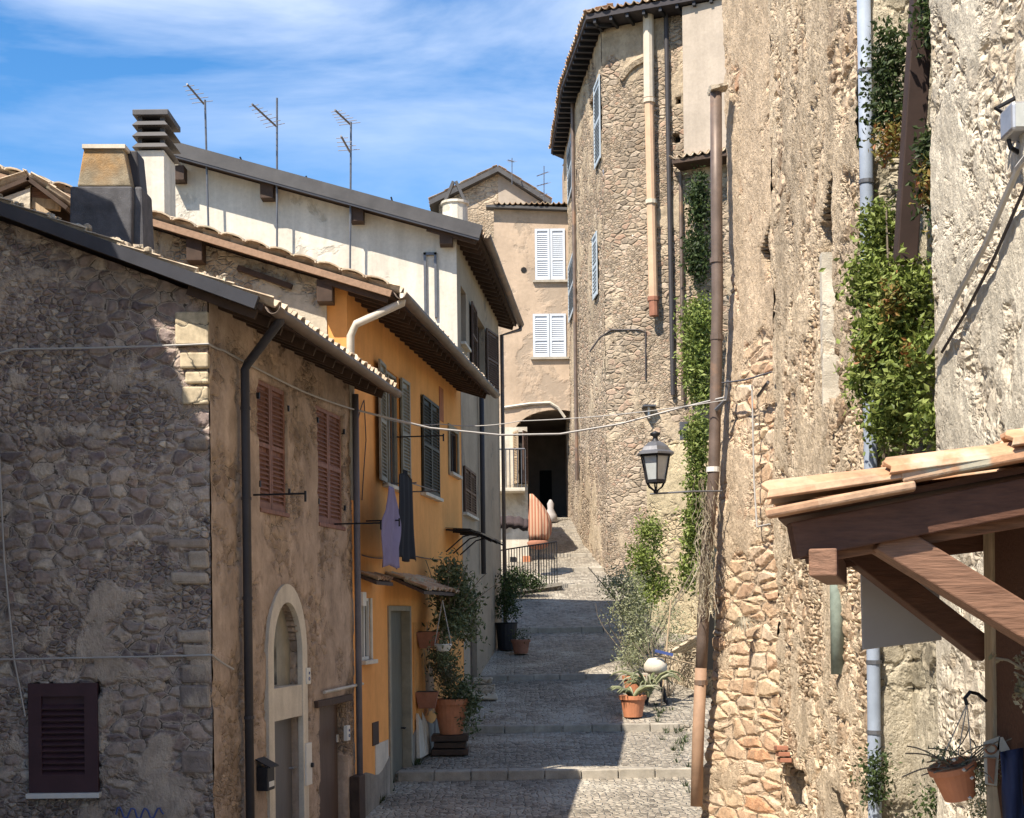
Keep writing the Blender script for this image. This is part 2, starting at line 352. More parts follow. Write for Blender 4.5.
M['shutgreen'] = simple('grey green shutter paint', (.045, .045, .036), .6, 0, .35, 6)
M['shutpale'] = simple('pale worn shutter', (.27, .25, .20), .6, 0, .4, 5)
M['shutwhite'] = simple('white shutter paint', (.52, .56, .63), .5, 0, .12, 3)
M['shutblue'] = simple('blue grey shutter', (.40, .45, .5), .6, 0, .3, 3)
M['shutbrown'] = simple('brown shutter paint', (.10, .06, .045), .6, 0, .4, 5)
M['doorgrey'] = simple('grey door paint', (.12, .115, .12), .5, 0, .3, 3, (4, 4, 1))
M['doorgreen'] = simple('grey green door', (.14, .13, .10), .55, 0, .35, 3, (5, 5, 1))
M['doorbrown'] = simple('brown boarded door', (.10, .065, .05), .5, 0, .5, 3, (8, 8, .6))
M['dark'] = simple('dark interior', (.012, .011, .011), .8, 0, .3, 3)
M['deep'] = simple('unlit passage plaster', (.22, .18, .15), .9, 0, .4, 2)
M['glass'] = simple('window glass', (.03, .035, .04), .08, 0, .1, 3, bumpd=0, spec=.6)
M['lampglass'] = simple('frosted lamp glass', (.42, .44, .44), .25, 0, .2, 8, bumpd=0, spec=.5)
M['iron'] = simple('black iron', (.03, .03, .035), .5, .5, .3, 8)
M['irongrey'] = simple('grey iron', (.14, .14, .15), .45, .5, .4, 8)
M['alu'] = simple('dull aluminium', (.40, .40, .42), .4, .6, .3, 8)
M['terracotta'] = simple('terracotta', (.50, .20, .10), .8, 0, .35, 5)
M['terradull'] = simple('old terracotta', (.30, .13, .08), .85, 0, .5, 6)
M['soil'] = simple('potting soil', (.06, .045, .03), .95, 0, .5, 20, bumpd=.01)
M['cable'] = simple('pale cable', (.38, .36, .34), .6, 0, .2, 4)
M['cablepale'] = simple('pale grey cable', (.52, .49, .45), .7, 0, .3, 6)
M['cabledark'] = simple('dark cable', (.06, .05, .05), .6, 0, .2, 4)
M['enamel'] = simple('white enamel', (.62, .60, .56), .4, 0, .12, 9)
M['enamelblue'] = simple('blue enamel', (.06, .09, .25), .4, 0, .12, 9)
M['lavender'] = simple('lavender cloth', (.19, .165, .28), .9, 0, .25, 4)
M['navy'] = simple('navy cloth', (.009, .009, .014), .9, 0, .3, 4)
M['greypanel'] = simple('matt grey panel', (.36, .33, .315), .7, 0, .12, 2)
M['bluecloth'] = simple('dark blue cloth', (.022, .03, .075), .85, 0, .3, 4)
M['step'] = plaster('step stone', (.38, .345, .29), .7, 3, .02, streak=0)
M['paper'] = simple('weathered paper', (.46, .42, .36), .85, 0, .3, 12)
M['ink'] = simple('brown print', (.26, .12, .07), .8, 0, .3, 12)
M['bark'] = simple('bark', (.20, .16, .12), .9, 0, .5, 14, (4, 4, 1), .01)
M['dry'] = leafmat('dry stems', (.30, .25, .17), (.42, .37, .28), (.2, .16, .11))
M['ivy'] = leafmat('ivy leaves', (.08, .11, .022), (.18, .23, .045), (.30, .34, .10))
M['ivydark'] = leafmat('dark leaves', (.02, .035, .012), (.045, .07, .02), (.08, .11, .035))
M['ivywarm'] = leafmat('turning leaves', (.12, .13, .03), (.25, .20, .05), (.30, .10, .04))
M['greygreen'] = leafmat('grey green leaves', (.17, .19, .09), (.28, .29, .16), (.42, .41, .28))
M['shade_leaf'] = leafmat('glossy leaves', (.05, .065, .025), (.11, .135, .055), (.24, .27, .15))

def tilemat(name, cols):
    n = NT(name); cell = n.vor(1.0, n.map((4.4, 4.4, 4.4)), rand=.7, out='Color'); a = n.noise(7, 6, .7)
    c = n.ramp(n.sep(cell), cols); c = n.mix(.7, c, n.ramp(a, [(.4,) * 3, (1.3,) * 3], [.3, .7]), 'MULTIPLY')
    c = n.mix(n.rng(n.noise(3, 5, .6), .56, .66), c, (.42, .38, .28)); n.bump(a, .006)
    return n.done(c, .9, spec=.15)
M['tile'] = tilemat('old roof tiles', [(.40, .24, .15), (.50, .36, .24), (.32, .2, .13), (.55, .45, .33)])
M['tilepale'] = tilemat('sunbleached tiles', [(.50, .38, .27), (.60, .50, .38), (.42, .30, .2)])
M['tileorange'] = tilemat('porch tiles', [(.50, .27, .15), (.52, .34, .22), (.44, .22, .12)])

def streetmat():
    n = NT('basalt setts'); nc = n.noise(2.0, 3, .5, color=True)
    v = n.vadd(n.map((9.5, 9.5, 9.5)), nc, .9)
    # flatten z so the sett pattern follows the slope without shearing
    e = n.vor(1.0, v, 'DISTANCE_TO_EDGE', .75); c_ = n.vor(1.0, v, 'F1', .75, out='Color')
    c = n.ramp(n.sep(c_), [(.14, .118, .095), (.29, .25, .20), (.44, .38, .305), (.22, .185, .15)])
    f = n.noise(30, 4, .7); big = n.noise(.6, 5, .6)
    c = n.mix(.5, c, n.ramp(f, [(.6,) * 3, (1.25,) * 3], [.3, .7]), 'MULTIPLY')
    c = n.mix(n.rng(e, .02, .10), (.38, .34, .275), c)
    c = n.mix(n.rng(big, .50, .66, 0, .75), c, (.47, .43, .36)); c = n.mix(.5, c, n.ramp(big, [(.65,) * 3, (1.2,) * 3], [.35, .65]), 'MULTIPLY')
    h = n.math('ADD', n.rng(e, 0, .22), n.math('MULTIPLY', f, .3)); n.bump(h, .04, 1.0)
    return n.done(c, n.rng(f, .3, .7, .55, .85), spec=.3)
M['street'] = streetmat()
M['ground'] = plaster('earth', (.16, .14, .10), .6, .3, .03, streak=0)

# ------------------------------------------------------------------ ground
PROF = [(-150, -1.2), (0, -1.7), (8, -2.65), (14, -3.15), (20, -2.92), (22.8, -2.68), (22.805, -2.55), (27, -2.27), (27.005, -2.15), (31.5, -1.47), (31.505, -1.37), (37.4, -.49), (37.405, -.36), (41, .33)]
for k in range(6):
    y = 41 + 2.5 * k; z = .33 + .583 * k; PROF += [(y + 2.495, z + .50), (y + 2.5, z + .583)]
PROF += [(75, 5.6), (300, 6)]
def gz(Y):
    for (a, za), (b, zb) in zip(PROF, PROF[1:]):
        if a <= Y <= b: return EYE + za + (zb - za) * (Y - a) / (b - a)
    return EYE + PROF[-1][1]
mb = MB(); ys = sorted(set([p[0] for p in PROF if 0 <= p[0] <= 75] + [i * .5 for i in range(10, 150)]))
for i, y in enumerate(ys):
    for k in range(25):
        x = -6 + k * .5; w = noise.noise((x * .6, y * .6, 0)) * .025
        mb.v.append((x, y, gz(y) + w))
for i in range(len(ys) - 1):
    for k in range(24): a = i * 25 + k; mb.f.append((a, a + 1, a + 26, a + 25)); mb.m.append(0)
tag(obj('street', mb, M['street'], None), kind='structure')
mb = MB(); gy = [-150, -60, 0, 8, 14, 20, 27, 41, 56, 75, 150, 400]; gx = [-250, -60, -20, -8, 8, 20, 60, 250]
for y in gy:
    for x in gx: mb.v.append((x, y, gz(y) - .22))
for i in range(len(gy) - 1):
    for k in range(len(gx) - 1): a = i * len(gx) + k; mb.f.append((a, a + 1, a + len(gx) + 1, a + len(gx))); mb.m.append(0)
tag(obj('ground', mb, M['ground'], None), kind='structure')
def stepband(Y, x0, x1, w=.32, wob=.05):
    mb = MB(); n = int((x1 - x0) / .55)
    for k in range(n):
        a = x0 + (x1 - x0) * k / n + .008; b = x0 + (x1 - x0) * (k + 1) / n - .008; j = random.uniform(-.02, .02)
        z = gz(Y + .01) + .022 + random.uniform(-.006, .006)
        mb.box((a, Y - .03 + j, z - .2), (b, Y + w + j, z))
    tag(obj('stone_step', mb, M['step'], None, (0, Y, gz(Y)), bevel=.015), kind='structure')
stepband(22.8, -1.9, 2.9); stepband(27, -1.3, 3.2); stepband(31.5, -.7, 3.4, .25); stepband(37.4, 0.1, 3.6, .2)
for k in range(1, 6): stepband(41 + 2.5 * k, .9, 3.2, .2)

# ------------------------------------------------------------------ roof helpers
def tiles(O, e, Le, u, Lu, pitch=.21, row=.40, amp=.055, lift=.02):
    mb = MB(); e = e.normalized(); u = u.normalized(); n = e.cross(u).normalized()
    if n.z < 0: n = -n
    na = int(Le / pitch) * 8; nr = int(Lu / row) + 1; ofs = {}
    rows = []
    for r in range(nr):
        for t in (0.0, 1.0): rows.append((r, t))
    for r, t in rows:
        for i in range(na + 1):
            ph = i / 8.0; k = int(ph); c = math.cos(2 * math.pi * ph)
            key = (r, k)
            if key not in ofs: ofs[key] = (random.uniform(-.03, .03), random.uniform(-.008, .012))
            ju, jn = ofs[key]
            h = amp * (c if c > 0 else c * .5) + (.035 if t == 0 else 0) + jn + lift
            uu = min(r * row + t * row * 1.02, Lu) + (ju if r == 0 and t == 0 else 0)
            p = O + e * (i / na * Le) + u * uu + n * h; mb.v.append(tuple(p))
    W_ = na + 1
    for j in range(len(rows) - 1):
        for i in range(na): a = j * W_ + i; mb.f.append((a, a + 1, a + W_ + 1, a + W_)); mb.m.append(0)
    return mb
def gutter(p0, p1, r=.075, open_=True):
    mb = MB(); p0, p1 = Vector(p0), Vector(p1); d = (p1 - p0).normalized(); a = V(d.y, -d.x, 0).normalized(); n = 24
    for i in range(n + 1):
        p = p0.lerp(p1, i / n); j = noise.noise((i * .7, p0.x, 0)) * .012
        for k in range(9):
            t = math.pi * k / 8; rr = r * (1.08 if k in (0, 8) else 1)
            mb.v.append(tuple(p + a * math.cos(t) * rr + V(0, 0, -math.sin(t) * rr + j)))
    for i in range(n):
        for k in range(8): q = i * 9 + k; mb.f.append((q, q + 1, q + 10, q + 9)); mb.m.append(0)
    return mb
def roofpart(root, O, e, Le, u, Lu, th=.07, tile='tile', board='woodold', rafters=0, over=.7, rw=.07, rh=.10, name='roof', tl=None):
    """O near eave corner, e along the eave, u up the slope"""
    e = e.normalized(); u = u.normalized(); n = e.cross(u).normalized()
    if n.z < 0: n = -n
    mb = MB(); A = O; B = O + e * Le; C = B + u * Lu; D = A + u * Lu
    mb.hexa([A - n * th, B - n * th, C - n * th, D - n * th, A, B, C, D])
    ro = obj(name, mb, M[board], root)
    obj('tiles', tiles(O - u * .05, e, Le, u, Lu + .05, **(tl or {})), M[tile], ro, solid=.018)
    if rafters:
        k = int(Le / rafters)
        for i in range(k + 1):
            p = O + e * (Le * (i + .15) / (k + .3)) - n * (th + rh / 2 + .002); m2 = MB(); m2.beam(p + u * .06, p + u * (over + .25), rw, rh, n)
            obj('rafter', m2, M['woodold'], ro)
    return ro

# louvred shutter in a local frame T(a, b, z): a along width, b out of the leaf
def shutter(T, w, z0, z1, mat, parent, fr=.06, th=.035, pitch=.055, name='shutter', mid=None, label=None):
    mb = MB(); mb.box((0, 0, z0), (fr, th, z1), T); mb.box((w - fr, 0, z0), (w, th, z1), T)
    mb.box((fr, 0, z0), (w - fr, th, z0 + fr * 1.3), T); mb.box((fr, 0, z1 - fr), (w - fr, th, z1), T)
    if mid is None: mid = [(z0 + z1) / 2]
    for m in mid: mb.box((fr, 0, m - fr * .5), (w - fr, th, m + fr * .5), T)
    z = z0 + fr * 1.3 + pitch * .6
    while z < z1 - fr - pitch * .5:
        if all(abs(z - m) > fr * .6 for m in mid):
            mb.hexa([T(fr, .001, z + .0), T(w - fr, .001, z + .0), T(w - fr, th - .004, z - pitch * .62), T(fr, th - .004, z - pitch * .62),
                     T(fr, .001, z + .008), T(w - fr, .001, z + .008), T(w - fr, th - .004, z - pitch * .62 + .008), T(fr, th - .004, z - pitch * .62 + .008)])
        z += pitch
    mb.box((fr, -.006, z0 + fr), (w - fr, -.002, z1 - fr), T)
    o = obj(name, mb, mat, parent)
    if label: o['label'] = label
    return o
def TF(Fc, s0, d0=0.0, ang=0.0, side=1):
    """leaf hinged at s0 on face, opening outwards by ang; side=1 extends to +s"""
    c, s = math.cos(ang), math.sin(ang)
    return lambda a, b, z: Fc(s0 + side * (a * c - b * s), d0 + a * s + b * c, z)
def fb(Fc): return lambda s, d, z: Fc(s, d, z)
def fbox(mb, Fc, s0, s1, d0, d1, z0, z1): return mb.box((s0, d0, z0), (s1, d1, z1), fb(Fc))
def pxrect(Fc, x0, x1, y0, y1, d=0):
    """rect on the face from pixel left/right and top/bottom measured at mid"""
    xm, ym = (x0 + x1) / 2, (y0 + y1) / 2
    return Fc.sx(x0, ym, d), Fc.sx(x1, ym, d), Fc.zy(xm, y1, d), Fc.zy(xm, y0, d)

# leaves
def leaves(mb, blobs, size, n_bias=None, flat=.4, clump=12, spread=.12, droop=0):
    """blobs: (centre, (rx,ry,rz), count)"""
    size *= .82
    for c, r, n in blobs:
        n = int(n * 1.7); c = np.array(c); r = np.array(r); k = max(1, n // clump)
        d = rng.normal(size=(k, 3)); d /= np.linalg.norm(d, axis=1)[:, None]; q = c + d * r * (rng.random((k, 1)) ** .45)
        for ctr in q:
            for _ in range(clump):
                p = ctr + rng.normal(size=3) * spread; a = rng.normal(size=3); a[2] -= droop; a /= np.linalg.norm(a)
                b = rng.normal(size=3);
                if n_bias is not None: nn = np.array(n_bias) + rng.normal(size=3) * .6; b = np.cross(nn, a)
                b -= a * a.dot(b); b /= (np.linalg.norm(b) + 1e-9)
                s = size * rng.uniform(.55, 1.25); nn = np.cross(a, b) * s * .18
                mb.add([p - a * s, p + b * s * flat + nn, p + a * s, p - b * s * flat + nn], [(0, 1, 2), (0, 2, 3)])
    return mb
def sprigs(mb, base, n, length, r, spread=.5, up=1.0, seg=4, grav=0):
    for _ in range(n):
        p = Vector(base) + V(*(rng.normal(size=3) * .03)); d = V(rng.normal() * spread, rng.normal() * spread, up).normalized(); pts = [p.copy()]
        for i in range(seg): d = (d + V(rng.normal() * .2, rng.normal() * .2, -grav)).normalized(); p = p + d * length / seg * rng.uniform(.7, 1.2); pts.append(p.copy())
        mb.tube(pts, r, 4, True, r * .4)
    return mb

# ================================================================== HOUSE 1 (dark stone house)
Y1 = 14.4
C1 = at(211, 600, Y1); E1 = at(352, 560, 19.5)
FF = Face((-8.6, Y1), (C1.x, Y1)); FS = Face((C1.x, C1.y), (E1.x, E1.y))
b1 = thing('stone_house', 'dark rubble stone house with brown plastered street side and plum shutter, at left front', 'house', (C1.x, C1.y, gz(Y1)))
G0 = at(264, 304, 14.2); G1 = at(391, 389, 19.6); G1.z = G0.z; RK = at(0, 207, 14.2)
e1 = (G1 - G0).normalized(); u1 = (RK - G0); u1 = u1.normalized()
k1 = u1.z / -u1.x
def top1(x, y):  # underside of roof at plan point
    # roof plane through G0 spanned by e1,u1
    n = e1.cross(u1); n = n if n.z > 0 else -n
    return G0.z - (n.x * (x - G0.x) + n.y * (y - G0.y)) / n.z - .12
zb = gz(Y1) - .5
wr = pxrect(FF, 30, 99, 683, 793)
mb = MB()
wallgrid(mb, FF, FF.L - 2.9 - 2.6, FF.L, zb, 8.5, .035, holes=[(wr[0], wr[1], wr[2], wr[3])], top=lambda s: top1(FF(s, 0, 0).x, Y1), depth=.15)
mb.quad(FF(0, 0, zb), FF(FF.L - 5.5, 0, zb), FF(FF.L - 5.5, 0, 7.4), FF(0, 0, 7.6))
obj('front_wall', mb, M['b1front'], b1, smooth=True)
# side wall
sh1 = pxrect(FS, 258, 287, 384, 512); sh2 = pxrect(FS, 317, 343, 410, 526)
d1 = pxrect(FS, 268, 303, 612, 1000); d2 = pxrect(FS, 317, 347, 700, 1000)
arc_c = (d1[0] + d1[1]) / 2; arc_r = (d1[1] - d1[0]) / 2
sq1 = FS.sx(270, 700), FS.sx(300, 700)
zl1 = FS.zy(285, 717)      # lintel
zt1 = FS.zy(285, 688)      # bottom of the lunette
zs1 = FS.zy(285, 655)      # springing
lun = (sq1[0], sq1[1], zt1, zs1 + (sq1[1] - sq1[0]) * .62, lambda s, z: z < zs1 or ((s - (sq1[0] + sq1[1]) / 2) / ((sq1[1] - sq1[0]) / 2)) ** 2 + ((z - zs1) / ((sq1[1] - sq1[0]) * .6)) ** 2 < 1)
dr1 = (sq1[0], sq1[1], gz(15.5) - .1, zl1)
s2 = FS.sx(319, 760), FS.sx(347, 760); dr2 = (s2[0], s2[1], gz(18) - .1, FS.zy(333, 704))
mb = MB()
wallgrid(mb, FS, 0, FS.L, zb, 7.0, .035, holes=[sh1, sh2, lun, dr1, dr2], top=lambda s: top1(FS(s, 0, 0).x, FS(s, 0, 0).y), depth=.22)
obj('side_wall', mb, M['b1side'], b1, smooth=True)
mb = MB(); q = FS(FS.L, 0, 0); t_ = top1(q.x, q.y) - .05
mb.quad((q.x, q.y, zb), (-8.6, q.y, zb), (-8.6, q.y, t_ + 2), (q.x, q.y, t_)); mb.quad((-8.6, Y1, zb), (-8.6, q.y, zb), (-8.6, q.y, t_ + 2), (-8.6, Y1, t_ + 2))
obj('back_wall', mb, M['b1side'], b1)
# quoins (the pale squared corner stones)
for i, (ya, yb_, xa) in enumerate([(312, 346, 176), (353, 369, 181), (372, 384, 186), (387, 405, 183)]):
    m2 = MB(); s0, z0 = FF.px(xa, yb_); s1, z1 = FF.px(209, ya)
    fbox(m2, FF, s0, s1, -.05, .045 + .01 * (i % 2), z0, z1)
    obj('corner_stone', m2, stone('corner stone %d' % i, [(.55, .47, .33), (.6, .52, .38)], (.5, .45, .35), (2, 2, 2), .2, (.0, .02), amp=.01, disp=False) if i == 0 else bpy.data.materials['corner stone 0'], b1, bevel=.02)
QM = [plaster('worn quoin stone', c, .8, 5, .03, streak=.1, patch=(.24, .20, .18), pat=(.50, .58)) for c in ((.40, .33, .275), (.30, .25, .22), (.46, .39, .32))]
z = FF.zy(209, 410)
while z > gz(Y1) - .2:
    h = random.uniform(.13, .28); w = random.uniform(.16, .46)
    if random.random() < .4: z -= h; continue
    m2 = MB(); c_ = [FF(FF.L - w, -.05, z - h + .02), FF(FF.L - .008, -.05, z - h + .02), FF(FF.L - .008, .03 + random.uniform(0, .012), z - h + .02), FF(FF.L - w, .028 + random.uniform(0, .012), z - h + .03)]
    c_ = [c_[3], c_[2], c_[1], c_[0]]; m2.hexa(c_ + [p + V(random.uniform(-.03, .0), -.012 * random.random(), h - .03 + random.uniform(-.02, .02)) for p in c_]); obj('corner_stone', m2, random.choice(QM), b1, bevel=.03); z -= h
# roof
Le1 = (G1 - G0).length
rf = roofpart(b1, G0, e1, Le1, u1, 6.2, tile='tilepale', rafters=.42, over=.55)
m2 = MB(); n1 = e1.cross(u1).normalized(); n1 = n1 if n1.z > 0 else -n1
m2.beam(G0 - n1 * .02 - e1 * .05 + u1 * .05, G0 - n1 * .02 - e1 * .05 + u1 * 6.2, .10, .13, n1); obj('verge_board', m2, M['coping'], rf)
gd = V(e1.y, -e1.x, 0)
obj('gutter', gutter(G0 + gd * .09 - V(0, 0, .03), G1 + gd * .09 - V(0, 0, .06)), M['gutter'], b1, smooth=True, solid=.006)
# mortar bed & debris on verge
m2 = MB()
for i in range(70):
    p = G0 + u1 * random.uniform(.4, 5.2) + e1 * random.uniform(.0, .35) + n1 * random.uniform(.05, .13); s = random.uniform(.02, .055)
    m2.lathe(p, [(0, -s), (s, -s * .4), (s * .9, s * .4), (0, s * .7)], 6)
obj('mortar_lumps', m2, M['cream_rubble'], rf)['kind'] = 'stuff'
# front shutter window
wd = obj('window', fbox(MB(), FF, wr[0], wr[1], -.15, -.12, wr[2], wr[3]), M['dark'], b1)
m2 = MB(); z0, z1 = wr[2] + .01, wr[3]
T = TF(FF, wr[0], .0); shutter(T, wr[1] - wr[0], z0, z1, M['shutpurple'], wd, fr=.135, pitch=.062, mid=[], th=.05)
m2 = MB(); fbox(m2, FF, wr[0] - .02, wr[1] + .02, -.05, .10, z0 - .055, z0 - .002); obj('sill', m2, M['enamel'], wd, bevel=.006)
# side shutters
for (r, lab) in ((sh1, 'sh1'), (sh2, 'sh2')):
    wd = obj('window', fbox(MB(), FS, r[0], r[1], -.21, -.18, r[2], r[3]), M['dark'], b1)
    w = (r[1] - r[0]) / 2 - .01
    shutter(TF(FS, r[0] + .005, -.06), w, r[2] + .03, r[3] - .01, M['shutred'], wd, fr=.05)
    shutter(TF(FS, r[0] + w + .015, -.06), w, r[2] + .03, r[3] - .01, M['shutred'], wd, fr=.05)
    m2 = MB(); fbox(m2, FS, r[0], r[1], -.08, .03, r[2] - .03, r[2] + .02); obj('sill', m2, M['shutred'], wd, bevel=.005)
    m2 = MB()
    for zz_ in (r[2] + .25, r[3] - .25):
        for s in (r[0] - .02, r[1]): fbox(m2, FS, s, s + .025, -.06, .03, zz_, zz_ + .07)
    obj('hinges', m2, M['iron'], wd)
# clothes brackets
def bracket(Fc, px, py, ln, root, d=0):
    s, z = Fc.px(px, py); m2 = MB(); m2.tube([Fc(s, -.02, z), Fc(s, ln, z)], .012, 6); m2.tube([Fc(s, ln, z + .03), Fc(s, ln, z - .09)], .014, 6)
    obj('clothes_bracket', m2, M['iron'], root)
bracket(FS, 252, 495, .62, b1); bracket(FS, 336, 524, .62, b1)
# arched door surround
m2 = MB(); tr = .17; mid = (sq1[0] + sq1[1]) / 2; hw = (sq1[1] - sq1[0]) / 2; zr = hw * 1.2
def arcp(k, off, d):
    t = math.pi * k / 20; return FS(mid - math.cos(t) * (hw + off), d, zs1 + math.sin(t) * (zr + off * 1.15))
for k in range(20):
    m2.hexa([arcp(k, -.02, -.02), arcp(k + 1, -.02, -.02), arcp(k + 1, tr, -.02), arcp(k, tr, -.02), arcp(k, -.02, .045), arcp(k + 1, -.02, .045), arcp(k + 1, tr, .045), arcp(k, tr, .045)])
for sg in (-1, 1):
    a, b = sorted((mid + sg * (hw - .02), mid + sg * (hw + tr))); fbox(m2, FS, a, b, -.02, .045, gz(15.5) - .05, zs1)
fbox(m2, FS, sq1[0] + .02, sq1[1] - .02, -.20, .03, zl1 - .02, zt1 + .015)
sur = obj('door_surround', m2, M['cream'], b1)
m2 = MB(); fbox(m2, FS, sq1[0], sq1[1], -.15, -.12, zt1, zs1 + zr); fl = obj('fanlight', m2, M['shutpale'], b1)
m2 = MB(); fbox(m2, FS, sq1[0] + .03, mid + .02, -.119, -.112, zt1 + .04, zs1 + zr * .55); obj('pane', m2, M['glass'], fl)
dr = obj('door', fbox(MB(), FS, sq1[0] + .24, sq1[1] - .01, -.16, -.11, gz(15.5) - .05, zl1 - .02), M['doorgrey'], b1, bevel=.006)
m2 = MB(); fbox(m2, FS, sq1[0], sq1[0] + .23, -.18, -.15, gz(15.5) - .05, zl1 - .02); obj('side_panel', m2, M['doorbrown'], dr)
m2 = MB(); s, z = FS.px(289, 768, -.11); m2.tube([FS(s, -.12, z), FS(s, -.06, z), FS(s + .12, -.06, z)], .012, 6); obj('handle', m2, M['alu'], dr)
# second door
dr = obj('door', fbox(MB(), FS, s2[0] + .18, s2[1], -.18, -.13, dr2[2], dr2[3]), M['doorbrown'], b1, bevel=.006)
m2 = MB(); fbox(m2, FS, s2[0], s2[0] + .17, -.20, -.17, dr2[2], dr2[3]); obj('side_panel', m2, M['dark'], dr)
m2 = MB(); s, z = FS.px(338, 738, -.13); fbox(m2, FS, s - .08, s + .1, -.13, -.115, z - .05, z + .05); obj('door_plate', m2, M['enamel'], dr)
m2 = MB(); a = FS.sx(315, 700); fbox(m2, FS, a - .05, s2[1] + .12, -.02, .06, dr2[3], dr2[3] + .09); obj('door_lintel', m2, M['woodold'], b1, bevel=.01)
m2 = MB(); s, z = FS.px(322, 692); m2.tube([FS(s - .1, .06, z), FS(FS.L + .25, .06, z + .02)], .022, 8); obj('supply_pipe', m2, M['gutterlight'], b1)
# downpipe at the corner (dark)
s, z = FS.px(237, 370); p0 = FS(s, .09, z); s_b = s
g = G0 + gd * .09 + e1 * .25
m2 = MB(); m2.tube([g - V(0, 0, .05), g - V(0, 0, .12), FS(s, .12, z + .06), p0, FS(s, .09, gz(15) + .1)], .048, 10); pp = obj('downpipe', m2, M['pipedark'], b1, smooth=True)
m2 = MB()
for y in (410, 500, 600, 720): zz_ = FS.zy(237, y); m2.tube([FS(s, .09, zz_), FS(s, .09, zz_ + .035)], .056, 10)
obj('pipe_clamps', m2, M['pipedark'], pp)
# downpipe at far end of house 1, slightly purple grey
s, z = FS.px(350, 470); m2 = MB(); m2.tube([FS(s, .09, FS.zy(350, 395)), FS(s, .09, gz(19.5))], .045, 10); obj('downpipe', m2, simple('dull violet pipe', (.13, .12, .135), .6, 0, .4, 4), b1, smooth=True)
# wires on house 1 (pass over the front and the side)
def wire(name, pts, r, mat, label, cat='cable', sag=0, n=14):
    out = []
    for a, b in zip(pts, pts[1:]):
        for i in range(n): t = i / n; p = a.lerp(b, t); p = p - V(0, 0, sag * 4 * t * (1 - t)); out.append(p)
    out.append(pts[-1]); m2 = MB(); m2.tube(out, r, 6)
    return single(name, m2, mat, label, cat, tuple(pts[0]))
wire('cable', [FF(*(lambda q: (q[0], .05, q[1]))(FF.px(-40, 362))), FF(*(lambda q: (q[0], .05, q[1]))(FF.px(16, 350))), FF(FF.L + .02, .06, FF.zy(209, 345)), FS(.3, .05, FS.zy(222, 352)), FS(sh1[1] + .5, .05, FS.zy(300, 392)), FS(FS.L, .08, FS.zy(352, 411))], .011, M['cable'], 'upper grey cable running along the dark stone wall at shutter height', sag=.01)
wire('cable', [FF(FF.L - 6, .05, FF.zy(0, 660)), FF(FF.L + .02, .06, FF.zy(209, 655)), FS(.35, .1, FS.zy(236, 668))], .011, M['cable'], 'lower grey cable crossing dark stone wall above the plum shutter', sag=.01)
wire('cable', [FF(*(lambda q: (q[0], .05, q[1]))(FF.px(1, 455))), FF(*(lambda q: (q[0], .05, q[1]))(FF.px(6, 560))), FF(*(lambda q: (q[0], .05, q[1]))(FF.px(16, 660))), FF(*(lambda q: (q[0], .05, q[1]))(FF.px(27, 716)))], .009, M['cable'], 'thin vertical wire dropping to left edge of the plum shutter')
# blue graffiti scribble low on the front wall
m2 = MB(); pts = []
for i in range(26): s, z = FF.px(118 + i * 1.9, 812 - 6 * math.sin(i * .9) + random.uniform(-2, 2)); pts.append(FF(s, .075, z))
m2.tube(pts, .010, 5); obj('painted_scribble', m2, M['enamelblue'], b1)
# mailbox
s, z = FS.px(271, 775, .15); mbx = thing('mailbox', 'small dark metal mailbox beside the arched grey door', 'mailbox', tuple(FS(s, .1, z - .2)))
m2 = MB(); fbox(m2, FS, s - .11, s + .13, .02, .15, z - .17, z + .1); obj('box', m2, M['iron'], mbx, bevel=.01)
m2 = MB(); a = [FS(s - .13, .0, z + .2), FS(s + .15, .0, z + .2), FS(s + .15, .19, z + .1), FS(s - .13, .19, z + .1)]; m2.hexa([p - V(0, 0, .015) for p in a] + a); obj('lid', m2, M['iron'], mbx)
m2 = MB(); fbox(m2, FS, s - .07, s + .09, .151, .156, z - .13, z - .07); obj('name_slot', m2, M['enamel'], mbx)
def plate(name, px, py, w, h, Fc, mat, label, oval=False, ring=None, d=.05):
    s, z = Fc.px(px, py, d); root = thing(name, label, 'sign', tuple(Fc(s, d, z))); m2 = MB()
    if oval: m2.lathe(Fc(s, d, z), [(0, -.005), (w, -.005), (w, .012), (w * .85, .018), (0, .018)], 20, Fc.n)
    else: fbox(m2, Fc, s - w, s + w, d - .04, d + .012, z - h, z + h)
    obj('plate', m2, mat, root, bevel=0 if oval else .004)
    if ring:
        m3 = MB()
        # digit 8 / 0-like worn number made of two small rings
        for zz_, r_ in ((.022, .016), (-.02, .021)): m3.tube([Fc(s + math.cos(t) * r_, d + .02, z + zz_ * h / .06 + math.sin(t) * r_) for t in [i * math.pi / 6 for i in range(13)]], .004, 4)
        obj('number', m3, ring, root)
plate('number_plate', 308, 676, .075, .10, FS, M['enamel'], 'pale house number plate right of the arched door surround', ring=M['enamelblue'])
plate('number_plate', 348, 733, .07, .10, FS, M['enamel'], 'small white number plate right of the boarded brown door', ring=M['enamelblue'], d=.08)
s, z = FS.px(308, 764, .05); ic = thing('intercom_panel', 'tall cream doorbell panel between the two doors of the stone house', 'doorbell', tuple(FS(s, .04, z)))
m2 = MB(); fbox(m2, FS, s - .11, s + .11, -.02, .07, z - .26, z + .26); obj('panel', m2, M['enamel'], ic, bevel=.008)
m2 = MB(); m2.lathe(FS(s + .07, .07, z - .02), [(0, 0), (.03, 0), (.03, .03), (0, .035)], 12, FS.n); obj('knob', m2, M['iron'], ic)
# wall meters / dark boxes by the violet pipe
s, z = FS.px(350, 790); m2 = MB(); fbox(m2, FS, FS.L - .32, FS.L - .02, .02, .16, FS.zy(352, 850), FS.zy(352, 775)); obj('meter_cabinet', m2, M['woodold'], b1, bevel=.01)
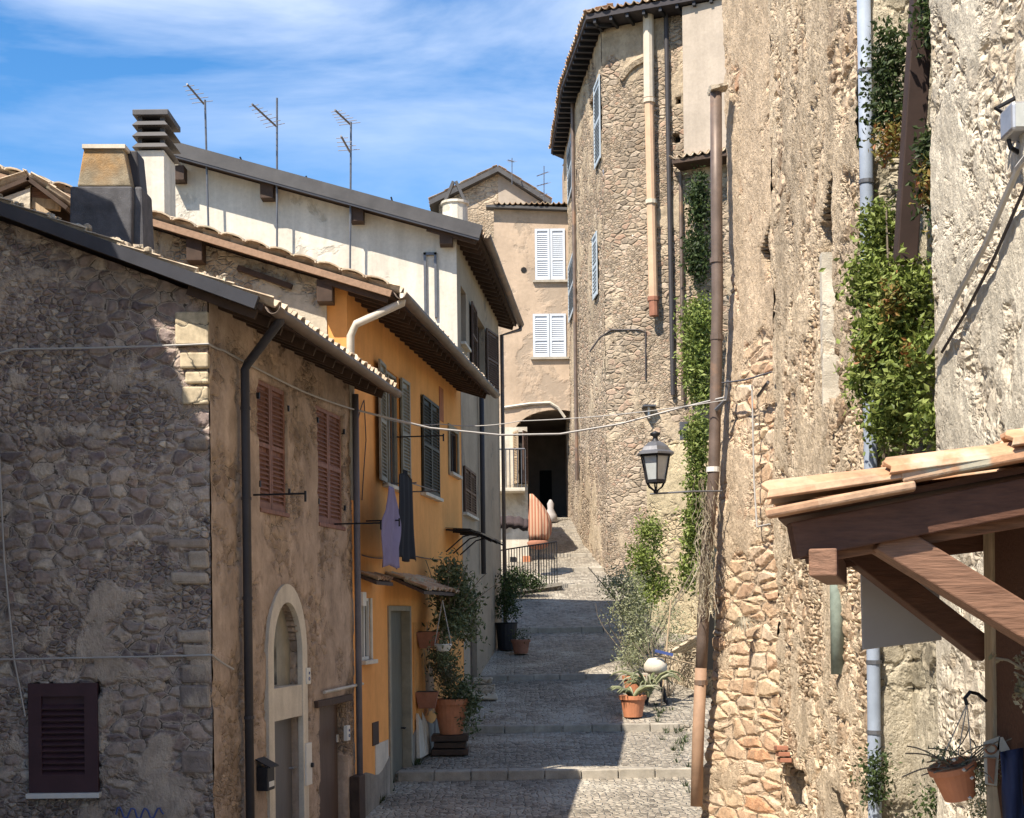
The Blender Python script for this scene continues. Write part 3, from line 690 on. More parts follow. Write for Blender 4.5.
# dark chimney on roof 1
ch = MB(); YA = 15.6
def cbox(mb, x0, x1, y0, y1, x0b, x1b, Yn, dep, dz=0):
    a = at(x0b, y1, Yn); b = at(x1b, y1, Yn); c = at(x1, y0, Yn); d = at(x0, y0, Yn); D = V(0, dep, 0)
    mb.hexa([a, b, b + D, a + D, d, c, c + D * .8 + V(0, dep * .1, 0), d + D * .8 + V(0, dep * .1, 0)])
a = MB(); cbox(a, 70, 132, 186, 262, 69, 131, YA, .6); a2 = MB()
ca = obj('chimney', a, M['chimdark'], b1, bevel=.02)
a = MB(); cbox(a, 84, 123, 147, 186, 77, 131, YA + .03, .5); obj('chimney_hood', a, M['chimorange'], ca, bevel=.015)
a = MB(); cbox(a, 82, 125, 144, 148, 82, 125, YA, .55); obj('chimney_slab', a, M['cream'], ca)
a = MB(); cbox(a, 133, 142, 186, 250, 131.5, 144, YA + .1, .5); obj('chimney_buttress', a, M['chimdark'], ca, bevel=.03)
a = MB(); cbox(a, 126, 137, 150, 187, 131, 140, YA + .2, .35); obj('chimney_cheek', a, M['pipedark'], ca, bevel=.02)

# ================================================================== small house behind at the left edge
bs = thing('low_house', 'white walled low house with timber gable and tiled roof at far left edge', 'house', tuple(at(10, 240, 17.8)))
Yh = 17.36; P = lambda x, y, Y=Yh: at(x, y, Y)
m2 = MB(); m2.hexa([P(-120, 330), P(30, 330), P(30, 330, 19.4), P(-120, 330, 19.4), P(-120, 240), P(30, 188), P(30, 188, 19.4) + V(0, 0, 0), P(-120, 240, 19.4)]); obj('wall', m2, M['whitewash'], bs)
m2 = MB(); m2.hexa([P(30, 300, 17.9), P(70, 300, 17.9), P(70, 300, 19.4), P(30, 300, 19.4), P(30, 190, 17.9), P(70, 212, 17.9), P(70, 212, 19.4), P(30, 190, 19.4)]); obj('side_wall', m2, M['woodold'], bs)
m2 = MB(); m2.beam(P(29, 300, 17.5), P(29, 180, 17.5), .07, .07, V(0, 1, 0)); obj('post', m2, M['timberlight'], bs)
A = P(68, 206, 17.3); Bq = P(28, 176, 17.3); Cq = P(-60, 212, 17.3); DY = V(0, 2.1, 0)
roofpart(bs, A, V(0, 1, 0), 2.1, (Bq - A), (Bq - A).length, tile='tilepale', th=.05); roofpart(bs, Cq, V(0, 1, 0), 2.1, (Bq - Cq), (Bq - Cq).length, tile='tilepale', th=.05)
for y0 in (193, 203):
    m2 = MB(); m2.beam(P(33, y0, 17.5), P(60, y0 + 3, 17.5), .09, .12); obj('beam', m2, M['timber'] if y0 == 193 else M['timberlight'], bs)
m2 = MB(); m2.beam(P(34, 205, 17.45), P(58, 222, 17.45), .06, .08); obj('brace', m2, M['timberlight'], bs)
# long roof behind it
bl = thing('far_roof_house', 'house with pale tiled roof behind the low white house', 'house', tuple(at(-40, 260, 25)))
A = at(78, 214, 24); Bq = at(-150, 128, 24)
m2 = MB(); p = at(72, 222, 24.2); q = at(-140, 140, 24.2)
m2.hexa([V(q.x, 24.3, 2), V(p.x, 24.3, 2), V(p.x, 25.2, 2), V(q.x, 25.2, 2), V(q.x, 24.3, q.z), V(p.x, 24.3, p.z), V(p.x, 25.2, p.z), V(q.x, 25.2, q.z)]); obj('wall', m2, M['beige2'], bl)
roofpart(bl, A, V(0, 1, 0), 1.4, (Bq - A), (Bq - A).length, tile='tilepale')

# ================================================================== HOUSE 2 (orange)
C2 = at(347, 320, 19.6); D2 = at(461, 420, 28.55)
FO = Face((C2.x, C2.y), (D2.x, D2.y)); FG = Face((-9.5, 19.6), (C2.x, 19.6))
b2 = thing('orange_house', 'orange rendered house with louvred shutters and brown tiled eaves', 'house', (C2.x, C2.y, gz(20)))
G0 = at(394, 291, 19.3); G1 = at(491, 392, 28.1); zav = (G0.z + G1.z) / 2; G0.z = G1.z = zav; RK = at(146, 217, 19.3)
e2 = (G1 - G0).normalized(); u2 = (RK - G0).normalized()
def roof_under(G, e, u, x, y, th):
    n = e.cross(u); n = n if n.z > 0 else -n
    return G.z - (n.x * (x - G.x) + n.y * (y - G.y)) / n.z - th
top2 = lambda x, y: roof_under(G0, e2, u2, x, y, .10)
zb = 0.0 - .6
def PR(x0, x1, y0, y1): return pxrect(FO, x0, x1, y0, y1)
wA = PR(383, 399, 372, 486); wB = PR(421, 437, 401, 495); wC = PR(449, 457, 432, 474)
wD = PR(360, 370, 598, 660); wE = PR(391, 411, 606, 1000); dE = (wE[0], wE[1], gz(23.5) - .5, wE[3])
wF = PR(420, 426, 606, 607)
mb = MB(); zt = FO.zy(357, 775)
wallgrid(mb, FO, 0, FO.L, zb, 9, .12, holes=[wA, wB, wC, wD, dE], top=lambda s: top2(FO(s, 0, 0).x, FO(s, 0, 0).y), depth=.22)
obj('street_wall', mb, M['orange'], b2)
# grey plinth, slightly proud
ztop = lambda s: gz(FO(s, 0, 0).y) + .55 + .1 * math.sin(s * 3)
for (sa, sb) in ((.0, dE[0] - .1), (dE[1] + .1, FO.L - .05)):
    n = max(2, int((sb - sa) / .25)); m2 = MB(); m2.v = []
    for i in range(n + 1):
        x = sa + (sb - sa) * i / n; m2.v += [tuple(FO(x, .02, zb)), tuple(FO(x, .02, ztop(x))), tuple(FO(x, -.02, ztop(x)))]
    for i in range(n): q = 3 * i; m2.f += [(q, q + 3, q + 4, q + 1), (q + 1, q + 4, q + 5, q + 2)]; m2.m += [0, 0]
    obj('plinth', m2, M['plinth'], b2)
# worn patch of render right of the door
w1 = PR(412, 440, 622, 730)
m2 = MB(); fbox(m2, FO, w1[0] + .1, w1[1] + 2.2, -.01, .012, w1[2] + .25, w1[3]); obj('worn_render', m2, M['orange_worn'], b2)
# front gable wall above house 1
mb = MB(); wallgrid(mb, FG, 3.0, FG.L - .28, 5.0, 10.5, .06, top=lambda s: top2(FG(s, 0, 0).x, 19.6))
obj('gable_wall', mb, M['cream_rubble'], b2, smooth=True)
m2 = MB(); s = FG.L - .28
m2.quad(FG(s, 0, zb), FG(FG.L, 0, zb), FG(FG.L, 0, top2(C2.x, 19.6)), FG(s, 0, top2(FG(s, 0, 0).x, 19.6))); m2.quad(FG(3, 0, zb), FG(FG.L - .28, 0, zb), FG(FG.L - .28, 0, 5), FG(3, 0, 5)); obj('gable_return', m2, M['orange'], b2)
m2 = MB(); x = FG(3, 0, 0).x; m2.quad((x, 19.6, zb), (x, 28.5, zb), (x, 28.5, 8.5), (x, 19.6, 9.2)); m2.quad((x, 28.5, zb), (D2.x, 28.5, zb), (D2.x, 28.5, top2(D2.x, 28.5)), (x, 28.5, 8.5)); obj('back_wall', m2, M['orange'], b2)
rf = roofpart(b2, G0, e2, (G1 - G0).length, u2, 6.6, rafters=.36, over=.72, tile='tilepale')
n2 = e2.cross(u2).normalized(); n2 = n2 if n2.z > 0 else -n2
m2 = MB(); m2.beam(G0 - n2 * .05 - e2 * .03 + u2 * .02, G0 - n2 * .05 - e2 * .03 + u2 * 6.5, .05, .09, n2); obj('verge_board', m2, simple('weathered verge board', (.33, .21, .14), .8, 0, .5, 4, (6, 1, 6)), rf)
# pantile verge layer: tiles laid across the verge
m2 = MB()
for i in range(19):
    p = G0 + u2 * (.25 + i * .345) - e2 * .08 + n2 * .06; prof = [(math.cos(t) * .17, math.sin(t) * .055) for t in [math.pi * k / 6 for k in range(7)]]
    a = len(m2.v)
    for (ax_, h) in prof: m2.v.append(tuple(p + u2 * ax_ + n2 * (h + random.uniform(0, .006)))); m2.v.append(tuple(p + u2 * ax_ + n2 * (h + .02) + e2 * .42))
    for k in range(6): m2.f.append((a + 2 * k, a + 2 * k + 2, a + 2 * k + 3, a + 2 * k + 1)); m2.m.append(0)
obj('verge_tiles', m2, M['tilepale'], rf, solid=.02)
for (x, y) in ((195, 250), (325, 291), (250, 268)):
    if x == 250: continue
    p = at(x, y, 19.4); m2 = MB(); m2.box((p.x - .11, 19.34, p.z - .16), (p.x + .11, 20.1, p.z + .15)); obj('purlin_end', m2, M['woodold'], rf, bevel=.01)
m2 = MB(); p = at(238, 268, 19.55); q = at(292, 287, 19.55); m2.beam(p, q, .1, .07); obj('embedded_board', m2, M['woodold'], b2)
gd2 = V(e2.y, -e2.x, 0)
obj('gutter', gutter(G0 + gd2 * .1 - e2 * .05 - V(0, 0, .03), G1 + gd2 * .1 - V(0, 0, .05), .085), M['gutter'], b2, smooth=True, solid=.006)
p = G0 + gd2 * .1 + e2 * .1; sP, zP = FO.px(353, 340, .08)
m2 = MB(); m2.tube([p - V(0, 0, .02), p - V(0, 0, .14), at(356, 324, 19.5), at(350.5, 336, 19.5), at(350.5, 390, 19.5), at(353, 500, 19.5)], .055, 10); obj('downpipe', m2, M['gutterlight'], b2, smooth=True)
# windows
def openwin(Fc, r, root, mat, leafmat_, angs, frame=True, fr=.05, sill=True, glassd=-.18):
    wd = obj('window', fbox(MB(), Fc, r[0], r[1], glassd - .03, glassd, r[2], r[3]), M['glass'], root)
    m2 = MB(); t = .045
    for a in ((r[0], r[0] + t, r[2], r[3]), (r[1] - t, r[1], r[2], r[3]), ((r[0] + r[1]) / 2 - t / 2, (r[0] + r[1]) / 2 + t / 2, r[2], r[3]), (r[0], r[1], r[2], r[2] + t), (r[0], r[1], r[3] - t, r[3])):
        fbox(m2, Fc, a[0], a[1], glassd, glassd + .04, a[2], a[3])
    if frame: obj('frame', m2, mat, wd)
    w = (r[1] - r[0]) / 2
    if angs:
        shutter(TF(Fc, r[0], .02, R(angs[0]), 1), w, r[2], r[3], leafmat_, wd, fr=fr) if angs[0] < 100 else shutter(TF(Fc, r[0], .03, R(180 - angs[0]), -1), w, r[2], r[3], leafmat_, wd, fr=fr)
        shutter(TF(Fc, r[1], .02, R(angs[1]), -1), w, r[2], r[3], leafmat_, wd, fr=fr) if angs[1] < 100 else shutter(TF(Fc, r[1], .03, R(180 - angs[1]), 1), w, r[2], r[3], leafmat_, wd, fr=fr)
    if sill:
        m2 = MB(); fbox(m2, Fc, r[0] - .08, r[1] + .08, -.1, .10, r[2] - .06, r[2]); obj('sill', m2, M['cream'], wd, bevel=.006)
    return wd
openwin(FO, wA, b2, M['shutpale'], M['shutpale'], (176, 179), fr=.05, glassd=-.07)
wd = openwin(FO, wB, b2, M['shutgreen'], M['shutgreen'], (0.01, 0.01), frame=False)
wd = openwin(FO, wC, b2, M['woodold'], M['shutgreen'], None, glassd=-.06)
openwin(FO, wD, b2, M['enamel'], None, None, glassd=-.05)
m2 = MB(); r = wC
for a in ((r[0] - .12, r[0], r[2] - .06, r[3] + .1), (r[1], r[1] + .12, r[2] - .06, r[3] + .1), (r[0], r[1], r[3], r[3] + .1)): fbox(m2, FO, a[0], a[1], -.02, .03, a[2], a[3])
obj('window_surround', m2, simple('stone window surround', (.3, .25, .17), .8), b2)
m2 = MB(); r = wD
for a in ((r[0] - .07, r[0], r[2] - .06, r[3]), (r[1], r[1] + .07, r[2] - .06, r[3])): fbox(m2, FO, a[0], a[1], -.02, .025, a[2], a[3])
obj('window_surround', m2, M['cream'], b2)
# small brick-coloured recess strip
r = PR(439, 443, 388, 421); obj('vent', fbox(MB(), FO, r[0], r[1], -.01, .012, r[2], r[3]), simple('old red strip', (.36, .12, .05), .8), b2)
# door
dr = obj('door', fbox(MB(), FO, dE[0] + .03, dE[1] - .03, -.17, -.12, dE[2], dE[3] - .06), M['doorgreen'], b2, bevel=.01)
m2 = MB()
for a in ((dE[0] - .1, dE[0] + .03, dE[2], dE[3]), (dE[1] - .03, dE[1] + .07, dE[2], dE[3]), (dE[0] + .03, dE[1] - .03, dE[3] - .08, dE[3])): fbox(m2, FO, a[0], a[1], -.16, .03, a[2], a[3])
obj('door_frame', m2, simple('stone door frame', (.28, .25, .19), .8), b2, bevel=.006)
m2 = MB(); s = dE[1] - .14; m2.tube([FO(s, -.12, dE[2] + 1.15), FO(s, -.05, dE[2] + 1.15), FO(s - .1, -.05, dE[2] + 1.15)], .015, 6); obj('handle', m2, M['iron'], dr)
# canopies over window D and the door
def canopy(Fc, s0, s1, z, dep, drop, root, mat, board=True):
    m2 = MB(); a = [Fc(s0, 0, z), Fc(s1, 0, z), Fc(s1, dep, z - drop), Fc(s0, dep, z - drop)]
    m2.hexa([p - V(0, 0, .05) for p in (a[3], a[2], a[1], a[0])] + [a[3], a[2], a[1], a[0]])
    c = obj('door_canopy', m2, M['woodold'], root)
    u = (a[0] - a[3]); obj('tiles', tiles(a[3], Fc.u, s1 - s0, u, u.length, .2, .35, .035, .01), mat, c, solid=.015)
s0 = FO.sx(357, 590); canopy(FO, wD[0] - .2, wD[1] + .25, wD[3] + .35, .3, .12, b2, M['terradull'] if 0 else M['tile'])
canopy(FO, dE[0] - .25, dE[1] + 1.15, dE[3] + .50, .62, .28, b2, M['tile'])
r = PR(388, 391, 720, 760)
bx = PR(372, 378, 722, 745); obj('wall_hatch', fbox(MB(), FO, bx[0], bx[1], -.01, .015, bx[2], bx[3]), M['woodold'], b2)
bx = PR(375, 388, 742, 782); obj('render_patch', fbox(MB(), FO, bx[0], bx[1], -.01, .012, bx[2], bx[3]), M['cream'], b2)
plate('number_plate', 364, 599, .10, .1, FO, M['enamel'], 'white number plate over the small orange house window')
bracket(FO, 366, 496 + 25, .5, b2); bracket(FO, 398, 437, .75, b2)
# thin wires on the orange wall
f = lambda x, y, d=.03: FO(*(lambda q: (q[0], d, q[1]))(FO.px(x, y, d)))
wire('cable', [f(362, 555), f(385, 558), f(400, 552), f(440, 560)], .008, M['cabledark'], 'thin dark wire running across the orange wall below the washing', sag=.02)
wire('cable', [f(358, 420), f(364, 400), f(366, 440), f(362, 500)], .008, M['cabledark'], 'looping dark wire at the left edge of the orange wall', sag=-.03)
# laundry
def cloth(name, top, w, h, mat, label, seed, taper, Fc):
    m2 = MB(); s0, z0 = Fc.px(*top, .45); n, k = 26, 14; r_ = random.Random(seed)
    for j in range(n + 1):
        t = j / n
        for i in range(k + 1):
            a = i / k - .5; ww, off = taper(t)
            s = s0 + a * w * ww + off; d = .45 + .02 * math.sin(a * 17 + seed + t * 2) * (.4 + t) + .008 * math.sin(t * 7 + seed + a * 3)
            m2.v.append(tuple(Fc(s, d, z0 - t * h + .03 * math.sin(a * 9 + seed) * t)))
    for j in range(n):
        for i in range(k): q = j * (k + 1) + i; m2.f.append((q, q + 1, q + k + 2, q + k + 1)); m2.m.append(0)
    return single(name, m2, mat, label, 'laundry', tuple(Fc(s0, .45, z0)), group=None, smooth=True, solid=.008)
cloth('shirt', (391, 487), 1.3, 1.15, M['lavender'], 'lavender grey garment hung to dry below the open shutters', 2, lambda t: (.25 + .75 * min(t * 2.4, 1) - .10 * math.sin(t * 9) * (t > .3), .10 * math.sin(t * 5)), FO)
cloth('dress', (405, 470), 1.6, 1.36, M['navy'], 'near black dress hung to dry right of the lavender garment', 5, lambda t: (.14 if t < .07 else (.5 if t < .3 else .5 + .35 * (t - .3)), .03 * t), FO)
m2 = MB(); m2.tube([FO(wA[0] - .1, .45, wA[2] - .02), FO(wA[1] + 1.0, .45, wA[2] + .04)], .008, 6); m2.tube([FO(wA[0] + .1, 0, wA[2]), FO(wA[0] + .1, .5, wA[2])], .012, 6); m2.tube([FO(wA[1] + .8, 0, wA[2] + .03), FO(wA[1] + .8, .5, wA[2] + .03)], .012, 6)
single('clothes_line', m2, M['irongrey'], 'clothes line on iron arms under the open shutters', 'clothes line', tuple(FO(wA[0], .3, wA[2])))
# white chimney with louvred cap
YB = 22.5; a = MB()
def cb(mb, x0, x1, y0, y1, Yn, dep, grow=0):
    p = at(x0, y1, Yn); q = at(x1, y0, Yn); mb.box((p.x - grow, Yn - grow, p.z), (q.x + grow, Yn + dep + grow, q.z))
cb(a, 138, 164, 150, 240, YB, .75); cw = obj('chimney', a, M['white'], b2, bevel=.01)
for i, y in enumerate((143, 132, 121)):
    a = MB(); p = at(136, y + 5.5, YB); q = at(166, y, YB)
    a.hexa([V(p.x - .05, YB - .08, p.z), V(q.x + .05, YB - .08, p.z), V(q.x + .05, YB + .83, p.z), V(p.x - .05, YB + .83, p.z), V(p.x + .02, YB - .02, q.z), V(q.x - .02, YB - .02, q.z), V(q.x - .02, YB + .77, q.z), V(p.x + .02, YB + .77, q.z)])
    obj('chimney_slab', a, M['roofsheet'], cw, bevel=.008)
    a = MB()
    for xx in (138, 160): cb(a, xx, xx + 4, y - 6, y + .5, YB + .05, .08)
    for xx in (138, 160): cb(a, xx, xx + 4, y - 6, y + .5, YB + .6, .08)
    obj('chimney_piers', a, M['roofsheet'], cw)
a = MB(); cb(a, 142, 160, 112, 150, YB + .2, .35); obj('chimney_core', a, M['dark'], cw)
a = MB(); p = at(135, 116, YB); q = at(167, 110, YB); a.box((p.x - .03, YB - .05, p.z), (q.x + .03, YB + .8, q.z)); obj('chimney_slab', a, M['roofsheet'], cw, bevel=.01)
# potted plants on house 1 roof? -> moss tuft at the verge (yellow green)
p = at(299, 315, 17.5); m2 = leaves(MB(), [((p.x, p.y + .8, p.z - .1), (.16, .15, .12), 500)], .03, clump=20, spread=.05); single('moss_clump', m2, M['ivy'], 'bright yellow green plant tuft on the stone house roof', 'plant', tuple(p))

# ================================================================== HOUSE 3 (white gable, grey street side)
Y3 = 28.65; C3 = at(457, 300, Y3); D3 = at(501, 560, 36.4)
FW = Face((at(155, 200, Y3).x, Y3), (C3.x, Y3)); FT = Face((C3.x, C3.y), (D3.x, D3.y))
b3 = thing('white_gable_house', 'tall white gabled house with grey street side and deep brown eaves', 'house', (C3.x, C3.y, gz(Y3)))
G0 = at(481, 232, 28.3); G1 = at(517, 326, 37.0); zav = (G0.z * .6 + G1.z * .4); G0.z = G1.z = zav; RK = at(172, 150, 28.3)
e3 = (G1 - G0).normalized(); u3 = (RK - G0).normalized(); top3 = lambda x, y: roof_under(G0, e3, u3, x, y, .12); zb = 0
mb = MB(); wallgrid(mb, FW, 0, FW.L, zb, 15, .3, top=lambda s: top3(FW(s, 0, 0).x, Y3)); obj('gable_wall', mb, M['white'], b3)
def PT(x0, x1, y0, y1): return pxrect(FT, x0, x1, y0, y1)
wq = [PT(461, 466, 290, 345), PT(475, 485, 320, 380), PT(463, 474, 470, 515)]
dT = PT(470, 477, 600, 690); dT = (dT[0], dT[1], gz(31) - .1, dT[3])
mb = MB(); wallgrid(mb, FT, 0, FT.L, zb, 15, .15, holes=wq + [dT], top=lambda s: top3(FT(s, 0, 0).x, FT(s, 0, 0).y), depth=.2); obj('street_wall', mb, M['greyplaster'], b3)
m2 = MB(); q = FW(0, 0, 0); zt = top3(q.x, Y3); m2.quad((q.x, Y3, zb), (q.x, D3.y, zb), (q.x, D3.y, zt), (q.x, Y3, zt)); m2.quad((q.x, D3.y, zb), (D3.x, D3.y, zb), (D3.x, D3.y, top3(D3.x, D3.y)), (q.x, D3.y, top3(q.x, D3.y))); obj('back_wall', m2, M['greyplaster'], b3)
Lr = (RK - G0).length
rf = roofpart(b3, G0, e3, (G1 - G0).length, u3, Lr, rafters=.42, over=.85, th=.09, rh=.12)
n3 = e3.cross(u3).normalized(); n3 = n3 if n3.z > 0 else -n3
m2 = MB(); m2.beam(G0 - e3 * .06 + n3 * .02, G0 - e3 * .06 + u3 * Lr + n3 * .02, .13, .27, n3); obj('verge_flashing', m2, M['roofsheet'], rf)
m2 = MB(); m2.beam(G0 - e3 * .09 - n3 * .13, G0 - e3 * .09 + u3 * Lr - n3 * .13, .05, .05, n3); obj('verge_moulding', m2, M['coping'], rf)
for x, y in ((178, 172), (267, 190), (357, 213), (446, 236)):
    p = at(x, y, 28.4); m2 = MB(); m2.box((p.x - .13, 28.34, p.z - .17), (p.x + .13, 29.5, p.z + .12)); obj('purlin_end', m2, M['woodold'], rf)
gd3 = V(e3.y, -e3.x, 0); obj('gutter', gutter(G0 + gd3 * .1, G1 + gd3 * .1 - V(0, 0, .03), .085), M['pipebrown'], b3, smooth=True, solid=.006)
for x0, y0, x1, y1 in ((240, 157, 247, 172), (306, 176, 311, 190), (391, 197, 395, 210)):  # fixing straps on the verge with small rods that shade the wall
    p = at(x0, y0, 28.2); q = at(x1, y1, 28.2); m2 = MB(); m2.tube([p, q], .018, 5); obj('strap', m2, M['iron'], rf)
r = pxrect(FW, 424, 437, 253, 318); m2 = MB()
for a in ((r[0], r[0] + .05, r[2], r[3]), (r[1] - .05, r[1], r[2], r[3]), (r[0], r[1], r[3] - .05, r[3])): fbox(m2, FW, a[0], a[1], 0, .06, a[2], a[3])
obj('wall_frame', m2, M['irongrey'], b3)
openwin(FT, wq[0], b3, M['woodold'], None, None)
openwin(FT, wq[1], b3, M['woodold'], M['shutbrown'], (179, 170)); openwin(FT, wq[2], b3, M['woodold'], M['shutbrown'], (0.01, 0.01), frame=False)
m2 = MB(); fbox(m2, FT, dT[0], dT[1], -.15, -.11, dT[2], dT[3]); obj('door', m2, M['doorbrown'], b3)
m2 = MB(); s, z = FT.px(482, 400, .1); m2.tube([FT(s, .09, z + .6), FT(s, .09, FT.zy(484, 575))], .055, 8); obj('downpipe', m2, M['pipedark'], b3, smooth=True)
m2 = MB(); p = G1 + gd3 * .1 - e3 * .15; s = FT.L - .1; m2.tube([p - V(0, 0, .08), p - V(0, 0, .2), FT(s, .1, p.z - .45), FT(s, .1, gz(36))], .05, 8); obj('downpipe', m2, M['pipebrown'], b3, smooth=True)
# little fanlight canopy above plants (glass and iron) on the end of the orange house
s, z = FO.px(452, 533); cn = thing('glazed_canopy', 'small curved glass and iron canopy over the plants', 'canopy', tuple(FO(s, 0, z)))
m2 = MB()
for ds in (-.75, 0, .75): m2.tube([FO(s + ds, .02, z + .02), FO(s + ds, .5, z - .02), FO(s + ds, .9, z - .22)], .02, 6); m2.tube([FO(s + ds, .02, z - .4), FO(s + ds, .35, z - .12), FO(s + ds, .6, z - .06)], .015, 6)
obj('iron_frame', m2, M['iron'], cn); m2 = MB()
pp_ = [(.02, .03), (.5, -.0), (.9, -.2)]
for (d0, z0), (d1_, z1) in zip(pp_, pp_[1:]): m2.quad(FO(s - .8, d0, z + z0 + .02), FO(s + .8, d0, z + z0 + .02), FO(s + .8, d1_, z + z1 + .02), FO(s - .8, d1_, z + z1 + .02))
obj('glass', m2, M['glass'], cn, solid=.01)

# ================================================================== antennas
def antenna(px, ytop, ybot, Y, els, label, base_z=None, lean=0):
    p = at(px, ybot, Y); q = at(px - lean, ytop, Y); t = thing('tv_antenna', label, 'antenna', tuple(p), 'television aerials on the roofs')
    m2 = MB(); m2.tube([p, q], .022, 6); obj('mast', m2, M['irongrey'], t)
    for (x0, y0, x1, y1, n) in els:
        a = at(x0, y0, Y - .5); b = at(x1, y1, Y + .2); m2 = MB(); m2.tube([a, b], .022, 5); bm = obj('boom', m2, M['irongrey'], t)
        d = (b - a).normalized(); cr = d.cross(V(0, 0, 1)).normalized(); m2 = MB()
        for k in range(n): c = a.lerp(b, (k + .5) / n); l = .12 + .14 * k / n; m2.tube([c - cr * l, c + cr * l], .008, 4)
        obj('elements', m2, M['alu'], bm)
    return t
antenna(209, 100, 250, 28.3, [(187, 84, 204, 104, 5)], 'left of three thin aerials before the white gable, one boom pointing up left', lean=4)
antenna(277, 98, 262, 28.3, [(252, 104, 277, 127, 7)], 'tallest middle aerial before the white gable with dark mast and long boom', lean=0)
antenna(350, 122, 280, 28.3, [(335, 110, 351, 125, 6), (341, 136, 350, 152, 4)], 'right aerial before the white gable carrying two stacked booms', lean=-1)
antenna(512, 158, 185, 62, [(508, 160, 514, 162, 3)], 'tiny aerial on the distant gable ridge')
antenna(544, 166, 212, 60, [(537, 176, 548, 172, 3), (537, 186, 548, 183, 4), (539, 196, 547, 194, 4)], 'distant grid aerial with three tiers right of the far gable')

# ================================================================== HOUSE 4 arch building
Y4 = 56.0; FA = Face((at(496, 400, Y4).x, Y4), (at(615, 400, Y4).x, Y4))
b4 = thing('arch_house', 'beige house over dark archway at the top of the street', 'house', tuple(at(540, 520, Y4)))
ar = pxrect(FA, 514, 601, 409, 600); sp = FA.zy(540, 434); am = (ar[0] + ar[1]) / 2; ah = (ar[1] - ar[0]) / 2; rise = FA.zy(556, 409) - sp
ahole = (ar[0], ar[1], gz(Y4) - .3, ar[3], lambda s, z: z < sp or ((s - am) / ah) ** 2 + ((z - sp) / rise) ** 2 < 1)
w1 = pxrect(FA, 535, 565, 229, 280); w2 = pxrect(FA, 533, 566, 314, 357)
ztl = FA.zy(500, 209); ztr = FA.zy(567, 214)
mb = MB(); wallgrid(mb, FA, 0, FA.L, gz(50), ztl, .14, holes=[ahole, w1, w2], top=lambda s: ztl + (ztr - ztl) * (s / FA.L), depth=.5); obj('front_wall', mb, M['beige'], b4)
m2 = MB(); Yb = Y4 + 7
m2.quad(FA(0, 0, 0), FA(0, -7, 0), FA(0, -7, ztl), FA(0, 0, ztl)); m2.quad(FA(0, -7, 0), FA(FA.L, -7, 0), FA(FA.L, -7, ztl), FA(0, -7, ztl)); m2.quad(FA(FA.L, 0, 0), FA(FA.L, -7, 0), FA(FA.L, -7, ztl), FA(FA.L, 0, ztl)); obj('back_wall', m2, M['beige'], b4)
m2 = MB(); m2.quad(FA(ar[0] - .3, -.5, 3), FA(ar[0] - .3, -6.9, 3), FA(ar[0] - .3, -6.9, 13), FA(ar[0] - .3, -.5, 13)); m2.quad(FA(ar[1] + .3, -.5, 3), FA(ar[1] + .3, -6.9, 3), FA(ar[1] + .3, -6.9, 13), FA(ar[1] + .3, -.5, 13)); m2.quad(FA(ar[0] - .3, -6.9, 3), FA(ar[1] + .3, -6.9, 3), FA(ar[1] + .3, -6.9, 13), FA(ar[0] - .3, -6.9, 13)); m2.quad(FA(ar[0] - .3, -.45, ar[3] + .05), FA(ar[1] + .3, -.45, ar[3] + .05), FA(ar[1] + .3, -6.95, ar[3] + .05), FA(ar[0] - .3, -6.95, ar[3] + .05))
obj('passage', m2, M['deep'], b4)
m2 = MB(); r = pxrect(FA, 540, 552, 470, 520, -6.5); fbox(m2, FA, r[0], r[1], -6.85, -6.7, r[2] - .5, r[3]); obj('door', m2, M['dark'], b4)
m2 = MB()
for k in range(16):
    def ap(k, off, d): t = math.pi * k / 16; return FA(am - math.cos(t) * (ah + off), d, sp + math.sin(t) * (rise + off))
    m2.hexa([ap(k, -.03, -.1), ap(k + 1, -.03, -.1), ap(k + 1, .3, -.1), ap(k, .3, -.1), ap(k, -.03, .03), ap(k + 1, -.03, .03), ap(k + 1, .3, .03), ap(k, .3, .03)])
obj('arch_trim', m2, M['beige'], b4)
for r in (w1, w2):
    wd = obj('window', fbox(MB(), FA, r[0], r[1], -.3, -.26, r[2], r[3]), M['dark'], b4); w = (r[1] - r[0]) / 2
    shutter(TF(FA, r[0], .02), w - .01, r[2], r[3], M['shutwhite'], wd, fr=.09, pitch=.08, mid=[r[2] + (r[3] - r[2]) * .4]); shutter(TF(FA, r[0] + w + .01, .02), w - .01, r[2], r[3], M['shutwhite'], wd, fr=.09, pitch=.08, mid=[r[2] + (r[3] - r[2]) * .4])
    m2 = MB(); fbox(m2, FA, r[0] - .1, r[1] + .1, 0, .12, r[2] - .1, r[2] - .01); obj('sill', m2, M['step'], wd)
m2 = MB(); m2.beam(FA(-.3, .05, ztl + .05), FA(FA.L, .05, ztr + .05), .5, .1); rr_ = obj('roof', m2, M['roofsheet'], b4)
obj('tiles', tiles(FA(0, .35, ztl + .08), V(1, 0, -.01), FA.L, V(0, 1, .12), 7, row=.8), M['tile'], rr_, solid=.02)
m2 = MB(); s, z = FA.px(524, 290); m2.lathe(FA(s, .0, z + (FA.zy(524, 270) - z)), [(.12, -.02), (.12, .02), (0, .02)], 8, FA.n); obj('vent_hole', m2, M['dark'], b4)
# conduit bent over the arch
m2 = MB(); m2.tube([FA(*(lambda q: (q[0], .08, q[1]))(FA.px(x, y))) for x, y in ((503, 408), (530, 404), (550, 403), (558, 408), (565, 418))], .06, 6); obj('conduit', m2, M['gutterlight'], b4)
